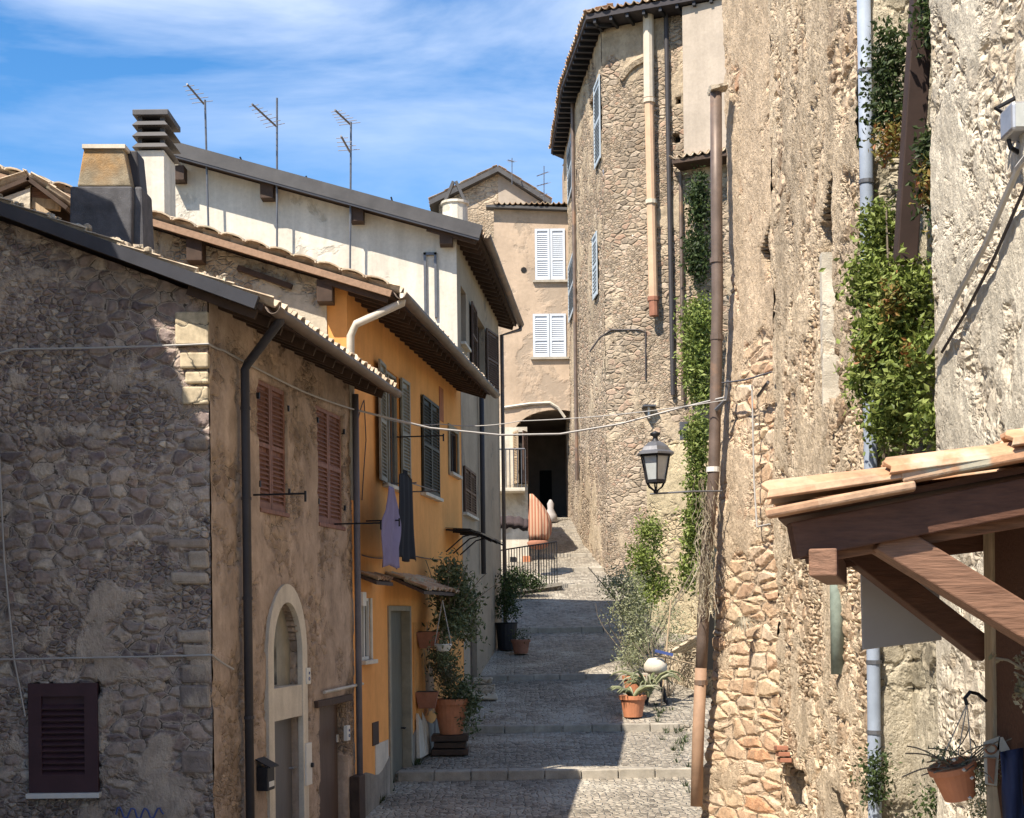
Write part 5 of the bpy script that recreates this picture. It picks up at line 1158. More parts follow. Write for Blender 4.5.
# flood light + cables
fl_ = at(1018, 122, 8.6); fd = thing('floodlight', 'grey floodlight on twisted iron arm at the right edge', 'light', tuple(fl_))
m2 = MB(); m2.box((fl_.x - .08, fl_.y - .12, fl_.z - .09), (fl_.x + .2, fl_.y + .1, fl_.z + .09)); obj('housing', m2, M['alu'], fd, bevel=.02)
m2 = MB(); m2.box((fl_.x - .06, fl_.y - .128, fl_.z - .07), (fl_.x + .18, fl_.y - .121, fl_.z + .07)); obj('glass', m2, M['lampglass'], fd)
m2 = MB(); m2.tube([fl_ + V(-.03, .05, .05), fl_ + V(-.1, .1, .12), fl_ + V(.05, .1, .2), fl_ + V(.3, .2, .2)], .015, 6); m2.tube([fl_ + V(-.05, .05, -.05), fl_ + V(-.03, .05, -.14), fl_ + V(.2, .2, -.2)], .015, 6); obj('arm', m2, M['iron'], fd)
fN = lambda x, y, d=.1: FN(*(lambda q: (q[0], d, q[1]))(FN.px(x, y, d)))
wire('cable', [fN(1040, 140), fN(1018, 168), fN(985, 245), fN(955, 300), fN(940, 332), fN(929, 352)], .022, M['cablepale'], 'thick grey cable slanting down the pale wall from the floodlight')
wire('cable', [fN(1052, 150, .06), fN(1028, 180, .06), fN(995, 256, .06), fN(966, 312, .06), fN(942, 352, .06)], .012, M['cabledark'], 'thin dark cable beside the thick slanting grey cable')

# ------------------------------------------------ lantern
YL = 19.4; lp = thing('wall_lantern', 'old iron street lantern standing on a horizontal arm from the pier', 'street lamp', tuple(at(720, 492, YL)))
c = at(650, 0, YL); zc = lambda y: at(650, y, YL).z
m2 = MB(); m2.tube([at(722, 491, YL + .1), at(690, 491.5, YL), at(650, 494, YL)], .013, 8); obj('arm', m2, M['irongrey'], lp)
cx, cy = c.x, YL
def lathe6(prof, seg=6, sq=True): m = MB(); m.lathe((cx, cy, 0), prof, seg, None, sq); return m
obj('finial', lathe6([(0, zc(431)), (.07, zc(433)), (.075, zc(434.5)), (.03, zc(437)), (.045, zc(440)), (.06, zc(442))], 12), M['iron'], lp, smooth=True)
obj('hood', lathe6([(.05, zc(441)), (.12, zc(443)), (.19, zc(447)), (.225, zc(451)), (.275, zc(453)), (.28, zc(455)), (.24, zc(455))], 6), M['irongrey'], lp)
obj('lamp_glass', lathe6([(.20, zc(455)), (.13, zc(481))], 6), M['lampglass'], lp)
m2 = MB()
for k in range(6):
    t = 2 * math.pi * (k + .5) / 6; m2.tube([V(cx + math.cos(t) * .215, cy + math.sin(t) * .215, zc(455)), V(cx + math.cos(t) * .14, cy + math.sin(t) * .14, zc(482))], .012, 5)
m2.lathe((cx, cy, 0), [(.225, zc(455)), (.225, zc(457)), (.2, zc(457))], 6, None, True); m2.lathe((cx, cy, 0), [(.12, zc(480)), (.155, zc(480)), (.15, zc(483)), (.11, zc(483))], 6, None, True); obj('cage', m2, M['iron'], lp)
m2 = MB()
for k in range(6):
    t = 2 * math.pi * (k + .5) / 6; m2.tube([V(cx + math.cos(t) * .13, cy + math.sin(t) * .13, zc(483)), V(cx + math.cos(t) * .10, cy + math.sin(t) * .10, zc(487)), V(cx + math.cos(t) * .02, cy + math.sin(t) * .02, zc(491))], .011, 5)
m2.lathe((cx, cy, 0), [(.0, zc(489)), (.04, zc(490)), (.03, zc(493)), (0, zc(494))], 8); obj('lower_crown', m2, M['iron'], lp)
m2 = MB(); m2.lathe((cx, cy, 0), [(.0, zc(462)), (.04, zc(464)), (.05, zc(470)), (.03, zc(476)), (0, zc(477))], 10); obj('bulb', m2, M['enamel'], lp, smooth=True)
# small old lamp bracket behind, on the tower foot
p = at(649, 407, 44.2); sl2 = thing('small_wall_lamp', 'small flat grey wall lamp on the stones above the lantern', 'lamp', tuple(p))
m2 = MB(); m2.box((p.x - .2, 44.0, p.z), (p.x + .2, 44.6, p.z + .05)); obj('shade', m2, M['irongrey'], sl2); m2 = MB(); m2.tube([p + V(0, 0, 0), p + V(0, 0, -.35)], .04, 8); obj('tube_lamp', m2, M['enamel'], sl2)
p = at(684, 430, 35.4); m2 = MB(); m2.box((p.x - .1, 35.3, p.z - .25), (p.x + .1, 35.5, p.z + .2)); single('meter_box', m2, M['irongrey'], 'small grey box on the yellow pillar right of the lantern', 'box', tuple(p))
# cables across the lane
wire('cable', [FS(FS.L, .08, FS.zy(352, 411)), at(430, 428, 19.9), at(500, 435, 20.1), at(560, 434, 20.2), at(620, 424, 20.2), at(680, 408, 20.1), fE(726, 397, .1)], .015, M['cable'], 'thick pale cable hanging across the lane in front of the archway')
wire('cable', [FO(*(lambda q: (q[0], .05, q[1]))(FO.px(380, 418))), at(440, 424, 21.5), at(520, 421, 21), fE(726, 400, .15)], .007, M['cable'], 'thin upper wire spanning the lane above the thick pale cable', sag=.05)

# ================================================================== plants
def bush(name, label, blobs, size, mat, loc, cat='plant', stems=None, **k):
    t = thing(name, label, cat, loc); obj('foliage', leaves(MB(), blobs, size, **k), mat, t)
    if stems: obj('stem', stems, M['bark'], t)
    return t
def B(px, py, Y, wpx, hpx, dep, n): p = at(px, py, Y); s = Y / 1400; return (tuple(p), (wpx * s, dep, hpx * s), n)
# ivy right wall
st = MB()
for x in (885, 895, 905, 900): st.tube([at(x, 470, 12.2), at(x + random.uniform(-12, 12), 380, 12.0), at(x + random.uniform(-18, 22), 290, 12.0), at(x + random.uniform(-10, 25), 210, 12)], .016, 5, True, .008)
ivyblobs = [B(880, 230, 12.2, 14, 26, .12, 700), B(872, 285, 12.1, 20, 28, .15, 1000), B(908, 295, 11.6, 20, 30, .15, 900), B(890, 335, 11.8, 32, 30, .2, 1500), B(872, 375, 12, 22, 30, .15, 800), B(903, 385, 11.6, 26, 30, .2, 900), B(890, 425, 11.8, 22, 22, .15, 600), B(928, 350, 11.2, 8, 25, .08, 250), B(930, 425, 11, 10, 25, .08, 250)]
iv = bush('ivy', 'large bright green ivy mass on the right wall above the porch roof', ivyblobs, .043, M['ivy'], tuple(at(890, 450, 12)), stems=st, clump=14, spread=.07, flat=.5)
m2 = leaves(MB(), [B(892, 300, 11.5, 10, 22, .06, 160), B(915, 350, 11.3, 12, 6, .05, 120), B(870, 355, 11.8, 12, 6, .05, 90)], .035, clump=10, spread=.05, flat=.5); obj('turning_leaves', m2, M['ivywarm'], iv)
bush('climbing_plant', 'upper creeper either side of the dark leaning beam, dark leaves standing in for shade', [B(888, 60, 12, 12, 35, .12, 450), B(886, 110, 12, 14, 30, .12, 500), B(935, 150, 11, 10, 30, .1, 350), B(940, 190, 11, 14, 30, .1, 450), B(935, 20, 11, 12, 30, .1, 400), B(948, 225, 10.8, 6, 30, .06, 200)], .04, M['ivydark'], tuple(at(930, 230, 11)), clump=12, spread=.07, flat=.5)  # real creeper, its dark tufts by the beam also replace a cast shadow
bush('creeper', 'yellowing creeper tips hanging right of the leaning beam', [B(935, 185, 10.9, 12, 22, .06, 260), B(890, 140, 11.8, 10, 16, .06, 200), B(948, 240, 10.7, 5, 25, .04, 150)], .036, M['ivywarm'], tuple(at(935, 200, 10.9)), clump=10, spread=.06, flat=.5)
bush('wall_creeper', 'small green creeper climbing the pale pipe below the grey panel', [B(875, 780, 12.3, 10, 30, .08, 420), B(928, 805, 10.9, 7, 16, .05, 120)], .03, M['ivydark'], tuple(at(875, 818, 12.3)), clump=10, spread=.06, flat=.5)
# tower ivy
bush('tower_ivy', 'dark green ivy hanging below the plastered jetty of the tower', [B(699, 205, 43.1, 7, 35, .2, 700), B(697, 255, 43.1, 9, 30, .25, 700)], .10, M['ivydark'], tuple(at(698, 290, 43)), clump=12, spread=.15, flat=.5)
bush('tower_ivy', 'round bushy ivy on the tower beside the brown pipe', [B(697, 325, 42.8, 14, 30, .5, 1300), B(697, 365, 42.8, 14, 30, .5, 1200), B(703, 395, 42.8, 9, 12, .4, 400)], .10, M['ivy'], tuple(at(698, 400, 42.8)), clump=12, spread=.16, flat=.45)
bush('ivy_column', 'bright green ivy column hanging on the yellow pillar right of the lantern', [B(698, 440, 35, 10, 30, .2, 1100), B(697, 490, 35, 9, 34, .2, 1100), B(694, 535, 35, 8, 30, .2, 800), B(688, 575, 35, 5, 20, .12, 300)], .075, M['ivy'], tuple(at(695, 600, 35)), clump=12, spread=.11, flat=.5)
# shrubs at the tower foot
st = MB(); sprigs(st, V(at(648, 640, 34).x, 34, gz(34)), 9, 2.6, .025, .18, 1.0, 5)
bush('shrub', 'tall green shrub in sunlight at the foot of the tower', [B(648, 532, 34, 14, 16, .4, 500), B(644, 560, 34, 19, 16, .5, 700), B(652, 585, 34, 20, 18, .5, 800), B(640, 600, 33.5, 14, 14, .4, 400)], .07, M['ivy'], (at(648, 640, 34).x, 34, gz(34)), stems=st, clump=12, spread=.11, flat=.4)
st = MB(); sprigs(st, V(at(630, 650, 32.5).x, 32.5, gz(32.5)), 14, 1.7, .015, .3, 1.0, 5)
bush('lavender_bush', 'loose grey green shrub spreading over the step by the pots', [B(622, 585, 32.5, 24, 14, .5, 800), B(628, 610, 32.3, 22, 18, .5, 800), B(642, 635, 32, 18, 18, .5, 700), B(632, 655, 31.8, 14, 14, .4, 350)], .055, M['greygreen'], (at(630, 650, 32.5).x, 32.5, gz(32.5)), stems=st, clump=10, spread=.12, flat=.35)
st = MB(); sprigs(st, V(at(668, 690, 29.6).x, 29.6, gz(29.6)), 22, 1.5, .012, .3, 1.0, 6)
bush('bare_shrub', 'pale twiggy shrub against the low rubble wall', [B(668, 620, 30, 14, 24, .3, 330), B(680, 640, 30, 12, 20, .2, 150)], .045, M['greygreen'], (at(668, 690, 29.6).x, 29.6, gz(29.6)), stems=st, clump=8, spread=.12, flat=.35)
def pot(px, py, Y, r, h, mat, label, foliage=None, loc=None, name='potted_plant', fm=None, fs=.04, agave=False, group=None):
    p = at(px, py, Y); z0 = gz(Y) + (.025) if loc is None else loc; t = thing(name, label, 'potted plant', (p.x, Y, z0), group)
    m2 = MB(); m2.lathe((p.x, Y, z0), [(0, 0), (r * .68, 0), (r * .9, h * .82), (r * 1.0, h * .82), (r * 1.02, h), (r * .88, h), (r * .84, h * .85), (0, h * .85)], 24); po = obj('pot', m2, mat, t, smooth=False)
    m2 = MB(); m2.lathe((p.x, Y, z0), [(r * .85, h * .87), (0, h * .9)], 20); obj('soil', m2, M['soil'], t)
    if agave:
        m2 = MB()
        for i in range(16):
            a = random.uniform(0, 6.28); l = random.uniform(.35, .6); q = V(p.x, Y, z0 + h * .85); d = V(math.cos(a), math.sin(a), 0)
            pts = [q + d * l * t + V(0, 0, l * 1.3 * t * (1 - t * .75)) for t in (0, .25, .5, .75, 1)]; m2.tube(pts, [.03, .035, .03, .02, .004], 5)
        obj('foliage', m2, M['greygreen'], t)
    elif foliage: obj('foliage', leaves(MB(), foliage, fs, clump=10, spread=.08), fm or M['shade_leaf'], t)
    return t
pot(633, 710, 27.6, .27, .42, M['terracotta'], 'orange terracotta pot with spiky plant in sun at the step edge', agave=True)
pot(634, 690, 29.8, .25, .38, M['terracotta'], 'second terracotta pot partly hidden behind the spiky potted plant', [B(628, 660, 29.8, 14, 12, .25, 240)], fm=M['greygreen'])
# spiky drooping agave plus covered bicycle-like heap: a covered barrel with dark legs
p = at(656, 700, 28.8); t = thing('garden_stool', 'pale rounded cushion on a dark folding stool behind the pots', 'stool', (p.x, 28.8, gz(28.8)))
m2 = MB(); m2.lathe((p.x, 28.8, gz(28.8) + .75), [(0, .22), (.15, .2), (.24, .08), (.24, -.05), (.15, -.12), (0, -.14)], 16); obj('seat', m2, M['cream'], t, smooth=True)
for sx, sy in ((-1, -1), (1, -1), (-1, 1), (1, 1)): m2 = MB(); m2.tube([V(p.x + sx * .05, 28.8 + sy * .1, gz(28.8) + .7), V(p.x + sx * .22, 28.8 + sy * .18, gz(28.8))], .03, 6); obj('leg', m2, M['iron'], t)
m2 = MB(); m2.tube([at(660, 720, 28.5), at(671, 600, 28.9)], .018, 6); m2.tube([at(655, 655, 28.6), at(697, 665, 28.8)], .015, 6); single('garden_stakes', m2, M['timberlight'], 'thin wooden stakes crossed over the plants by the low wall', 'stake', tuple(at(660, 720, 28.5)))
m2 = MB(); p = at(664, 652, 28.6)
m2.beam(p - V(.18, 0, -.03), p + V(.18, 0, -.06), .08, .06); single('blue_cloth', m2, M['enamelblue'], 'small blue rag tied on the garden stakes', 'cloth', tuple(p))
# agave style arching leaves
m2 = MB(); q = V(at(648, 700, 28.4).x, 28.4, gz(28.4) + .25)
for i in range(30):
    a = random.uniform(0, 6.28); l = random.uniform(.45, .9); d = V(math.cos(a), math.sin(a) * .5, 0); m2.tube([q + d * l * t_ + V(0, 0, l * 1.9 * t_ * (1 - t_ * .8)) for t_ in (0, .2, .4, .6, .8, 1)], [.03, .03, .03, .025, .015, .004], 5)
single('spiky_plant', m2, M['greygreen'], 'arching spiky grey leaved plant between pots and stool', 'plant', tuple(q))

# plants on the orange house corner
fo = lambda x, y, d=0: FO(*(lambda q: (q[0], d, q[1]))(FO.px(x, y, d)))
p = fo(452, 600, .5); base = V(p.x, p.y, gz(p.y))
def Bf(x, y, d, w, h, dep, n): q = fo(x, y, d); s = q.y / 1400; return (tuple(q), (w * s, dep, h * s), n)
st = MB(); sprigs(st, p - V(0, 0, .4), 10, 1.3, .015, .3, 1, 5, .05)
bush('climbing_shrub', 'leafy dark climber hanging from the corner under the glass canopy', [Bf(452, 575, .5, 13, 16, .35, 500), Bf(457, 600, .55, 18, 20, .4, 800), Bf(450, 625, .5, 14, 14, .35, 420), Bf(466, 628, .5, 9, 18, .25, 300)], .065, M['shade_leaf'], tuple(base), stems=st, clump=10, spread=.12, flat=.4)
q = fo(451, 700, .45); zc_ = gz(q.y)
ct = thing('plant_crate', 'dark wooden crate under the large terracotta pot', 'crate', (q.x, q.y, zc_)); m2 = MB(); m2.box((q.x - .34, q.y - .3, zc_), (q.x + .3, q.y + .3, zc_ + .1)); m2.box((q.x - .3, q.y - .26, zc_ + .12), (q.x + .26, q.y + .26, zc_ + .22)); m2.box((q.x - .34, q.y - .3, zc_ + .24), (q.x + .3, q.y + .3, zc_ + .34)); obj('boards', m2, M['woodold'], ct, bevel=.008)
t = thing('potted_plant', 'large terracotta pot with trailing green plant beside the orange house', 'potted plant', (q.x, q.y, zc_ + .35))
m2 = MB(); m2.lathe((q.x, q.y, zc_ + .35), [(0, 0), (.2, 0), (.30, .52), (.33, .52), (.335, .62), (.28, .62), (.27, .55), (0, .54)], 24); obj('pot', m2, M['terracotta'], t)
m2 = MB(); m2.lathe((q.x, q.y, zc_ + .35), [(.27, .56), (0, .58)], 20); obj('soil', m2, M['soil'], t)
obj('foliage', leaves(MB(), [((q.x + .1, q.y, zc_ + 1.15), (.38, .3, .32), 500), ((q.x + .32, q.y - .1, zc_ + .8), (.16, .2, .4), 350), ((q.x - .1, q.y + .1, zc_ + 1.6), (.25, .25, .3), 250)], .055, clump=10, spread=.09), M['shade_leaf'], t)
bush('potted_climber', 'brownish shrub on the wall above the large terracotta pot', [Bf(440, 655, .35, 9, 16, .2, 260), Bf(444, 672, .4, 10, 12, .2, 220)], .05, leafmat('dusty leaves', (.08, .07, .04), (.13, .11, .06), (.06, .07, .03)), tuple(fo(440, 690, .3)), clump=9, spread=.09)
# wall pots (terracotta) on the orange wall, hanging basket
for i, (x, y, lab) in enumerate(((428, 640, 'rust red wall planter right of the grey green door'), (427, 700, 'lower red wall planter beside the large terracotta pot'))):
    q = fo(x, y, .18); t = thing('wall_planter', lab, 'planter', tuple(q)); m2 = MB(); m2.hexa([q + V(-.14, -.1, -.14), q + V(.14, -.1, -.14), q + V(.14, .12, -.14), q + V(-.14, .12, -.14), q + V(-.2, -.14, .14), q + V(.2, -.14, .14), q + V(.2, .16, .14), q + V(-.2, .16, .14)]); obj('box', m2, M['terradull'], t, bevel=.01)
    m2 = MB(); m2.box((q.x - .17, q.y - .11, q.z + .141), (q.x + .17, q.y + .13, q.z + .15)); obj('soil', m2, M['soil'], t)
q = fo(443, 645, .55); t = thing('hanging_basket', 'white hanging basket on thin wires below the door canopy', 'basket', tuple(q)); m2 = MB(); m2.lathe(q, [(0, -.12), (.1, -.1), (.15, 0), (.14, .02)], 14); obj('bowl', m2, M['enamel'], t)
m2 = MB()
for sg in (-1, 1): m2.tube([q + V(sg * .14, 0, 0), q + V(0, 0, .75)], .008, 4)
obj('wire', m2, M['cable'], t); obj('foliage', leaves(MB(), [(tuple(q + V(0, 0, -.15)), (.2, .2, .3), 160)], .045, clump=8, spread=.07), M['shade_leaf'], t)
bx = pxrect(FO, 416, 423, 745, 765)
m2 = MB(); s, z = FO.px(421, 745, .12)
for k, ds in enumerate((0, .5)): m2.hexa([FO(s + ds, .1, gz(25)), FO(s + ds + .5, .1, gz(25)), FO(s + ds + .5, .04, gz(25)), FO(s + ds, .04, gz(25)), FO(s + ds + .1, .06, gz(25) + .75 - .1 * k), FO(s + ds + .4, .06, gz(25) + .6 - .1 * k), FO(s + ds + .4, .02, gz(25) + .6), FO(s + ds + .1, .02, gz(25) + .75)])
single('leaning_slabs', m2, M['cream'], 'pale stone slabs leaning at the foot of the orange wall', 'slab', tuple(FO(s, .1, gz(25))))
m2 = MB(); p = at(483, 697, 29.6); zc_ = gz(29.6)
for k, (dx, w, h) in enumerate(((0, .3, .16), (.03, .26, .14), (.0, .2, .12))): m2.box((p.x - w, 29.3, zc_ + .16 * k), (p.x + w, 29.8, zc_ + .16 * k + h))
single('stone_block_seat', m2, M['cream_rubble'], 'stacked pale stone blocks at the foot of the grey house', 'stone', (p.x, 29.6, zc_), bevel=.02)
# dark planters by the grey house end
p = at(511, 660, 34.6); zc_ = gz(34.6)
t = thing('potted_plant', 'dark tall planter with shrub at the foot of the grey house', 'potted plant', (p.x - .1, 34.9, gz(34.9))); m2 = MB(); m2.lathe((p.x - .1, 34.9, gz(34.9)), [(0, 0), (.22, 0), (.27, .65), (.3, .68), (.24, .68), (0, .62)], 18); obj('pot', m2, M['iron'], t)
obj('foliage', leaves(MB(), [((p.x - .1, 34.9, gz(34.9) + 1.1), (.3, .3, .5), 500), ((p.x - .05, 34.9, gz(34.9) + 1.7), (.28, .25, .35), 300)], .06, clump=10, spread=.1), M['ivydark'], t)
pot(521, 668, 34.2, .24, .34, M['terradull'], 'dull clay bowl pot in shade beside the tall dark planter', [((at(521, 668, 34.2).x, 34.2, gz(34.2) + .45), (.2, .2, .12), 120)], fm=M['ivydark'])
bush('railing_plants', 'dark plants growing along the base of the terrace railing', [B(508, 585, 41.9, 9, 9, .2, 400), B(520, 580, 41.9, 10, 8, .2, 400), B(508, 605, 41.5, 9, 10, .2, 350), B(536, 583, 41.9, 8, 5, .15, 200), B(512, 622, 41, 8, 8, .2, 250)], .07, M['ivydark'], tuple(at(512, 630, 41.5)), clump=10, spread=.12)
# white cat-like bundle in the archway: a pale sack
m2 = MB(); p = at(551, 520, 55); m2.lathe((p.x, 55.5, gz(55.5)), [(0, 0), (.3, .02), (.24, .3), (.12, .55), (.14, .75), (.05, .9), (0, .92)], 9); single('covered_bundle', m2, M['greypanel'], 'pale covered bundle standing just inside the dark archway', 'bundle', (p.x, 55.5, gz(55.5)), smooth=True)

m2 = MB()
for _ in range(150):
    Y = random.uniform(21, 40); t_ = (Y - 21) / 19
    x = random.choice([-2.1 + 2.0 * t_ + random.uniform(-.05, .25), 3.0 + .35 * t_ - random.uniform(-.1, .35)]); c = V(x, Y, gz(Y) + .02)
    for k in range(14):
        a = random.uniform(0, 6.28); l = random.uniform(.04, .14); d = V(math.cos(a), math.sin(a), 0); w_ = V(-d.y, d.x, 0) * .008; q = c + d * random.uniform(0, .06)
        m2.add([q - w_, q + w_, q + d * l * .7 + V(0, 0, l)], [(0, 1, 2)])
tag(obj('weeds', m2, M['ivydark'], None, (0, 25, gz(25))), 'small weeds growing along the foot of the lane walls', 'weeds', kind='stuff')
p = at(600, 790, 22.0); m2 = MB(); zz_ = gz(22) + .012
m2.lathe((1.1, 24.6, gz(24.6) + .018), [(0, 0), (.3, 0), (.31, -.03)], 24); single('manhole_cover', m2, M['irongrey'], 'round grey manhole cover set in the paving between two steps', 'manhole cover', (1.1, 24.6, gz(24.6))) if 0 else None
# ================================================================== PORCH and near house on the right
nh = thing('porch_house', 'brown timber clad house corner under the porch at the right edge', 'house', (1.95, 5.0, gz(5)))
m2 = MB(); m2.box((1.955, 2.6, gz(4) - .3), (3.0, 5.72, EYE + .62)); obj('wall', m2, M['timberdark'], nh)
m2 = MB(); m2.box((1.94, 5.66, gz(5) - .3), (1.995, 5.76, EYE + .35)); obj('corner_post', m2, M['timberlight'], nh, bevel=.006)
po = thing('tiled_porch', 'small timber porch roof with terracotta tiles and diagonal braces', 'porch', (1.93, 5.0, EYE))
YN, YFm = 4.55, 5.9
sl_ = lambda px, py: at(px, py, YN)
A0 = at(776, 512, YN); A1 = at(1060, 458, YN); u = (A1 - A0).normalized(); nn = V(0, -1, 0).cross(u); nn = nn if nn.z > 0 else -nn
dy = YFm + .15 - YN; DD = V(.26, 1, 0)
def slab(mb, off, th, x0, x1, y0=0.0, y1=dy):
    a = A0 + u * x0 + nn * off + DD * y0; b = A0 + u * x1 + nn * off + DD * y0; D = DD * (y1 - y0)
    mb.hexa([a - nn * th, b - nn * th, b + D - nn * th, a + D - nn * th, a, b, b + D, a + D])
m2 = MB(); slab(m2, -.0, .022, .0, 1.3, .05, dy); obj('boarding', m2, M['timberdark'], po)
# big barrel tiles, rows along the slope, three courses each
ti = 0
for r in range(6):
    for cidx in range(3):
        L_ = .47; s0 = -.02 + cidx * .40; yy = .03 + r * .235; m2 = MB(); base = len(m2.v)
        lift = .008 + cidx * .012; k_ = 9; jt = random.uniform(-.006, .008)
        for j, (t, rr_) in enumerate(((0, .105), (1, .085))):
            for i in range(k_):
                th = math.pi * i / (k_ - 1); p = A0 + u * (s0 + L_ * t) + DD * (yy + math.cos(th) * -rr_) + nn * (math.sin(th) * rr_ * .5 + lift + (.022 if t == 0 else .0) + .006 * random.random() + jt) + u * (.012 * math.sin(i * 2.1 + r) if t == 0 else 0); m2.v.append(tuple(p))
        for i in range(k_ - 1): m2.f.append((i, i + 1, k_ + i + 1, k_ + i)); m2.m.append(0)
        obj('roof_tile', m2, M['tileorange'], po, solid=.017, bevel=.003)
# verge mortar edge
m2 = MB(); slab(m2, .012, .03, -.03, .46, -.075, .02); slab(m2, .045, .035, .42, 1.0, -.075, .02); obj('verge_edge', m2, M['tileorange'], po, bevel=.008)
m2 = MB(); a = A0 + u * .03 - nn * .10; b = A0 + u * 1.25 - nn * .10; m2.beam(a + DD * .05, b + DD * .05, .08, .12, nn); obj('rafter', m2, M['timberdark'], po, bevel=.005)
m2 = MB(); m2.beam(a + DD * (dy - .1), b + DD * (dy - .1), .08, .12, nn); obj('rafter', m2, M['timberdark'], po, bevel=.005)
for k in (1, 2): m2 = MB(); m2.beam(a + DD * (.05 + k * (dy - .15) / 3), b + DD * (.05 + k * (dy - .15) / 3), .06, .09, nn); obj('rafter', m2, M['timberdark'], po)
pu = A0 + u * .12 - nn * .19; m2 = MB(); m2.beam(pu - DD * .02, pu + DD * dy, .09, .09); obj('purlin', m2, M['timber'], po, bevel=.006)
m2 = MB(); pv = at(900, 545, YN + .12); m2.beam(at(812, 549, YN + .14), at(1065, 505, YN + .14), .1, .10); obj('tie_beam', m2, M['timber'], po, bevel=.006)
m2 = MB(); m2.beam(at(880, 536, YN + .10), at(1075, 655, YN + .10), .11, .125, V(0, 1, 0)); obj('brace', m2, M['timber'], po, bevel=.006)
m2 = MB(); m2.beam(at(850, 548, YFm), at(985, 652, YFm), .10, .125, V(0, 1, 0)); obj('brace', m2, M['timberdark'], po, bevel=.006)
m2 = MB(); m2.beam(at(822, 556, YFm), at(1000, 535, YFm), .1, .12); obj('tie_beam', m2, M['timberdark'], po, bevel=.006)
m2 = MB(); p = at(858, 560, 6.15); a, b, c, d = at(861, 566, 6.15), at(900, 560, 6.15), at(942, 640, 6.15), at(863, 650, 6.15)
e_ = at(938, 560, 6.15)
m2.hexa([d, c, c + V(0, .02, 0), d + V(0, .02, 0), a, e_, e_ + V(0, .02, 0), a + V(0, .02, 0)]); gp = single('grey_panel', m2, M['greypanel'], 'plain matt grey panel hanging under the far side of the porch', 'panel', tuple(p), bevel=.003)
# hook with hanging pot
t = thing('hanging_pot', 'tilted terracotta pot with dry flowering plant hung by wires', 'hanging plant', tuple(at(955, 780, 5.65)))
hk = at(979, 697, 5.62); m2 = MB(); m2.tube([at(986, 701, 5.64), at(978, 694, 5.62), at(970, 692, 5.6), at(965, 698, 5.6), at(967, 705, 5.6)], .008, 6); obj('hook', m2, M['iron'], t)
pc = at(956, 782, 5.6); m2 = MB(); ax = V(-.28, -.1, 1); m2.lathe(pc, [(0, -.065), (.062, -.065), (.085, .05), (.095, .05), (.096, .075), (.082, .075), (.075, .055), (0, .05)], 24, ax); obj('pot', m2, M['terracotta'], t)
m2 = MB()
for x, y in ((938, 768), (972, 762), (958, 755)): m2.tube([at(967, 704, 5.6), at(x, y, 5.6)], .0025, 4)
obj('wire', m2, M['cable'], t)
m2 = MB()
for _ in range(26):
    p = pc + V(random.uniform(-.05, .08), random.uniform(-.05, .05), .06); d = V(random.gauss(-.1, .9), random.gauss(0, .5), random.uniform(.0, 1)).normalized(); q = [p]
    for i in range(5): d = (d + V(random.gauss(0, .25), random.gauss(0, .2), -.12)).normalized(); p = p + d * .04; q.append(p)
    m2.tube(q, .003, 4)
obj('stems', m2, M['bark'], t)
obj('foliage', leaves(MB(), [(tuple(pc + V(.09, 0, .04)), (.07, .06, .07), 260), (tuple(pc + V(.1, 0, -.09)), (.05, .05, .08), 150), (tuple(pc + V(-.05, 0, .11)), (.08, .05, .03), 80)], .014, clump=8, spread=.02), M['greygreen'], t)
m2 = MB()
for x, y in ((954, 760), (964, 770), (970, 798), (972, 778)): c = at(x, y, 5.5); m2.lathe(c, [(0, -.008), (.01, 0), (0, .008)], 6)
obj('flowers', m2, M['enamel'], t)
# poster fragments on the corner
pt = thing('torn_poster', 'torn pale paper poster with brown print on the corner post', 'poster', tuple(at(998, 760, 5.5)))
P_ = lambda x, y, Y=5.5: at(x, y, Y)
m2 = MB(); m2.hexa([P_(985, 784), P_(997, 786), P_(997, 786, 5.51), P_(985, 784, 5.51), P_(983, 742), P_(1000, 736), P_(1000, 736, 5.51), P_(983, 742, 5.51)]); m2.hexa([P_(997, 750), P_(1014, 757), P_(1014, 757, 5.51), P_(997, 750, 5.51), P_(999, 737), P_(1003, 737), P_(1003, 737, 5.51), P_(999, 737, 5.51)]); obj('paper', m2, M['paper'], pt)
m2 = MB(); m2.hexa([P_(988, 783, 5.49), P_(994, 784, 5.49), P_(994, 784, 5.495), P_(988, 783, 5.495), P_(987, 757, 5.49), P_(996, 757, 5.49), P_(996, 757, 5.495), P_(987, 757, 5.495)]); c = P_(991, 749, 5.49); m2.tube([c + V(math.cos(t_) * .022, 0, math.sin(t_) * .018) for t_ in [i * math.pi / 6 for i in range(13)]], .004, 4); obj('print', m2, M['ink'], pt)
m2 = MB(); m2.hexa([P_(986, 850), P_(1006, 850), P_(1006, 850, 5.51), P_(986, 850, 5.51), P_(987, 786), P_(997, 787), P_(997, 787, 5.51), P_(987, 786, 5.51)]); obj('board', m2, M['timberlight'], pt)
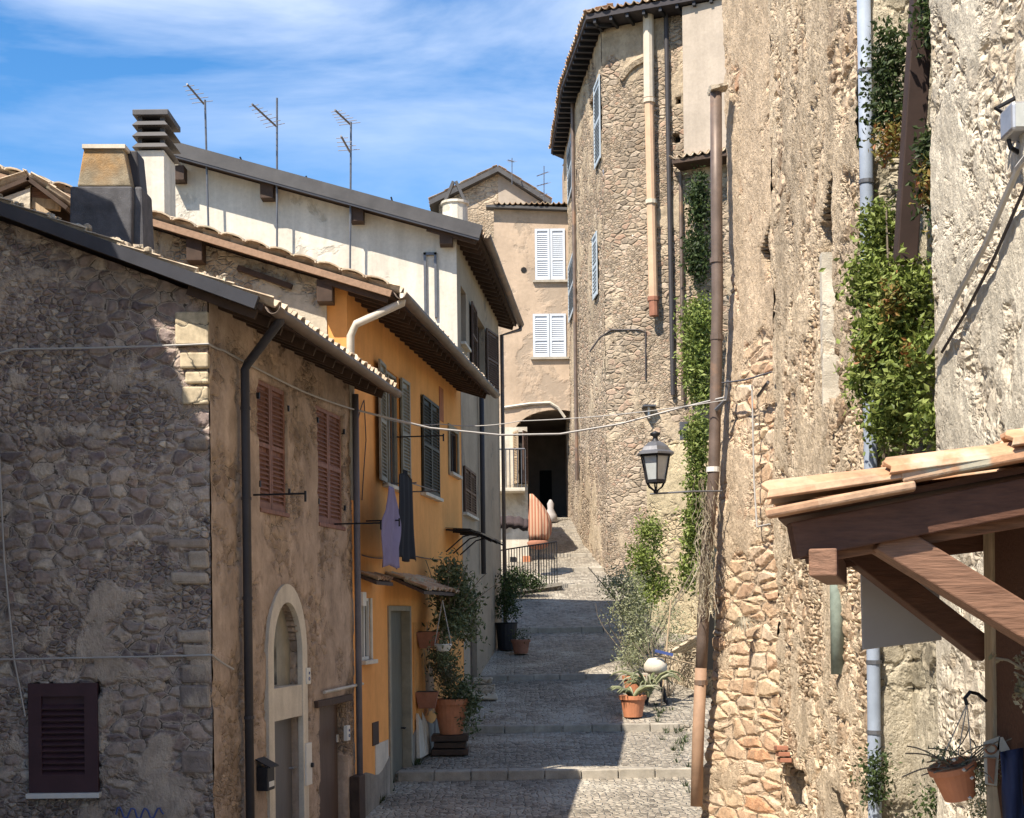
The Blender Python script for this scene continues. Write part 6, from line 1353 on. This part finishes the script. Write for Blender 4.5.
# dark blue cloth
m2 = MB(); N1, N2 = 14, 14
for j in range(N2 + 1):
    for i in range(N1 + 1): m2.v.append(tuple(at(1000 + i * 4 + j * .6, 752 + j * 9 - i * .8, 5.35 + .04 * math.sin(i * 1.3 + j * .3))))
for j in range(N2):
    for i in range(N1): q = j * (N1 + 1) + i; m2.f.append((q, q + 1, q + N1 + 2, q + N1 + 1)); m2.m.append(0)
single('blue_flag', m2, M['bluecloth'], 'dark blue cloth hanging at the bottom right corner by the poster', 'cloth', tuple(at(1020, 760, 5.35)), smooth=True, solid=.006)
# dry twig
t = thing('dry_branch', 'dry branch with pale curled leaves in front of the timber wall', 'branch', tuple(at(1040, 700, 5.2))); m2 = MB()
m2.tube([at(1050, 700, 5.2), at(1022, 668, 5.2), at(1008, 660, 5.2), at(996, 658, 5.2)], .005, 5); m2.tube([at(1022, 668, 5.2), at(1016, 655, 5.2)], .004, 5); m2.tube([at(1030, 680, 5.2), at(1014, 672, 5.2)], .004, 5); obj('twig', m2, M['dry'], t)
obj('foliage', leaves(MB(), [(tuple(at(1019, 690, 5.2)), (.03, .03, .06), 40), (tuple(at(1020, 660, 5.2)), (.03, .03, .02), 16), (tuple(at(996, 658, 5.2)), (.008, .008, .008), 5)], .018, clump=4, spread=.01, flat=.6), leafmat('pale dry leaves', (.35, .3, .2), (.45, .4, .28), (.3, .28, .16)), t)

# ================================================================== neighbour house at the left (shades the dark stone house)
nb = thing('neighbour_house', 'stone house on the near left whose roof shades the dark rubble front', 'house', (-8, 7, gz(7)))
ze = EYE + 7.3; xe = -5.5
m2 = MB(); m2.box((-14, 1.5, 0), (xe - .45, 13.9, ze - .1)); obj('wall', m2, M['beige'], nb)
m2 = MB(); A = V(xe, 1.2, ze); m2.hexa([V(xe, 1.2, ze), V(xe, 14.2, ze - .3), V(-9.8, 14.2, ze + 1.6), V(-9.8, 1.2, ze + 1.6), V(xe, 1.2, ze + .12), V(xe, 14.2, ze - .18), V(-9.8, 14.2, ze + 1.72), V(-9.8, 1.2, ze + 1.72)])
m2.hexa([V(-9.8, 1.2, ze + 1.6), V(-9.8, 13, ze + 1.6), V(-14.4, 13, ze), V(-14.4, 1.2, ze), V(-9.8, 1.2, ze + 1.72), V(-9.8, 13, ze + 1.72), V(-14.4, 13, ze + .12), V(-14.4, 1.2, ze + .12)])
obj('roof', m2, M['tile'], nb)
for o in bpy.data.objects:
    if '_w' in o: del o['_w']
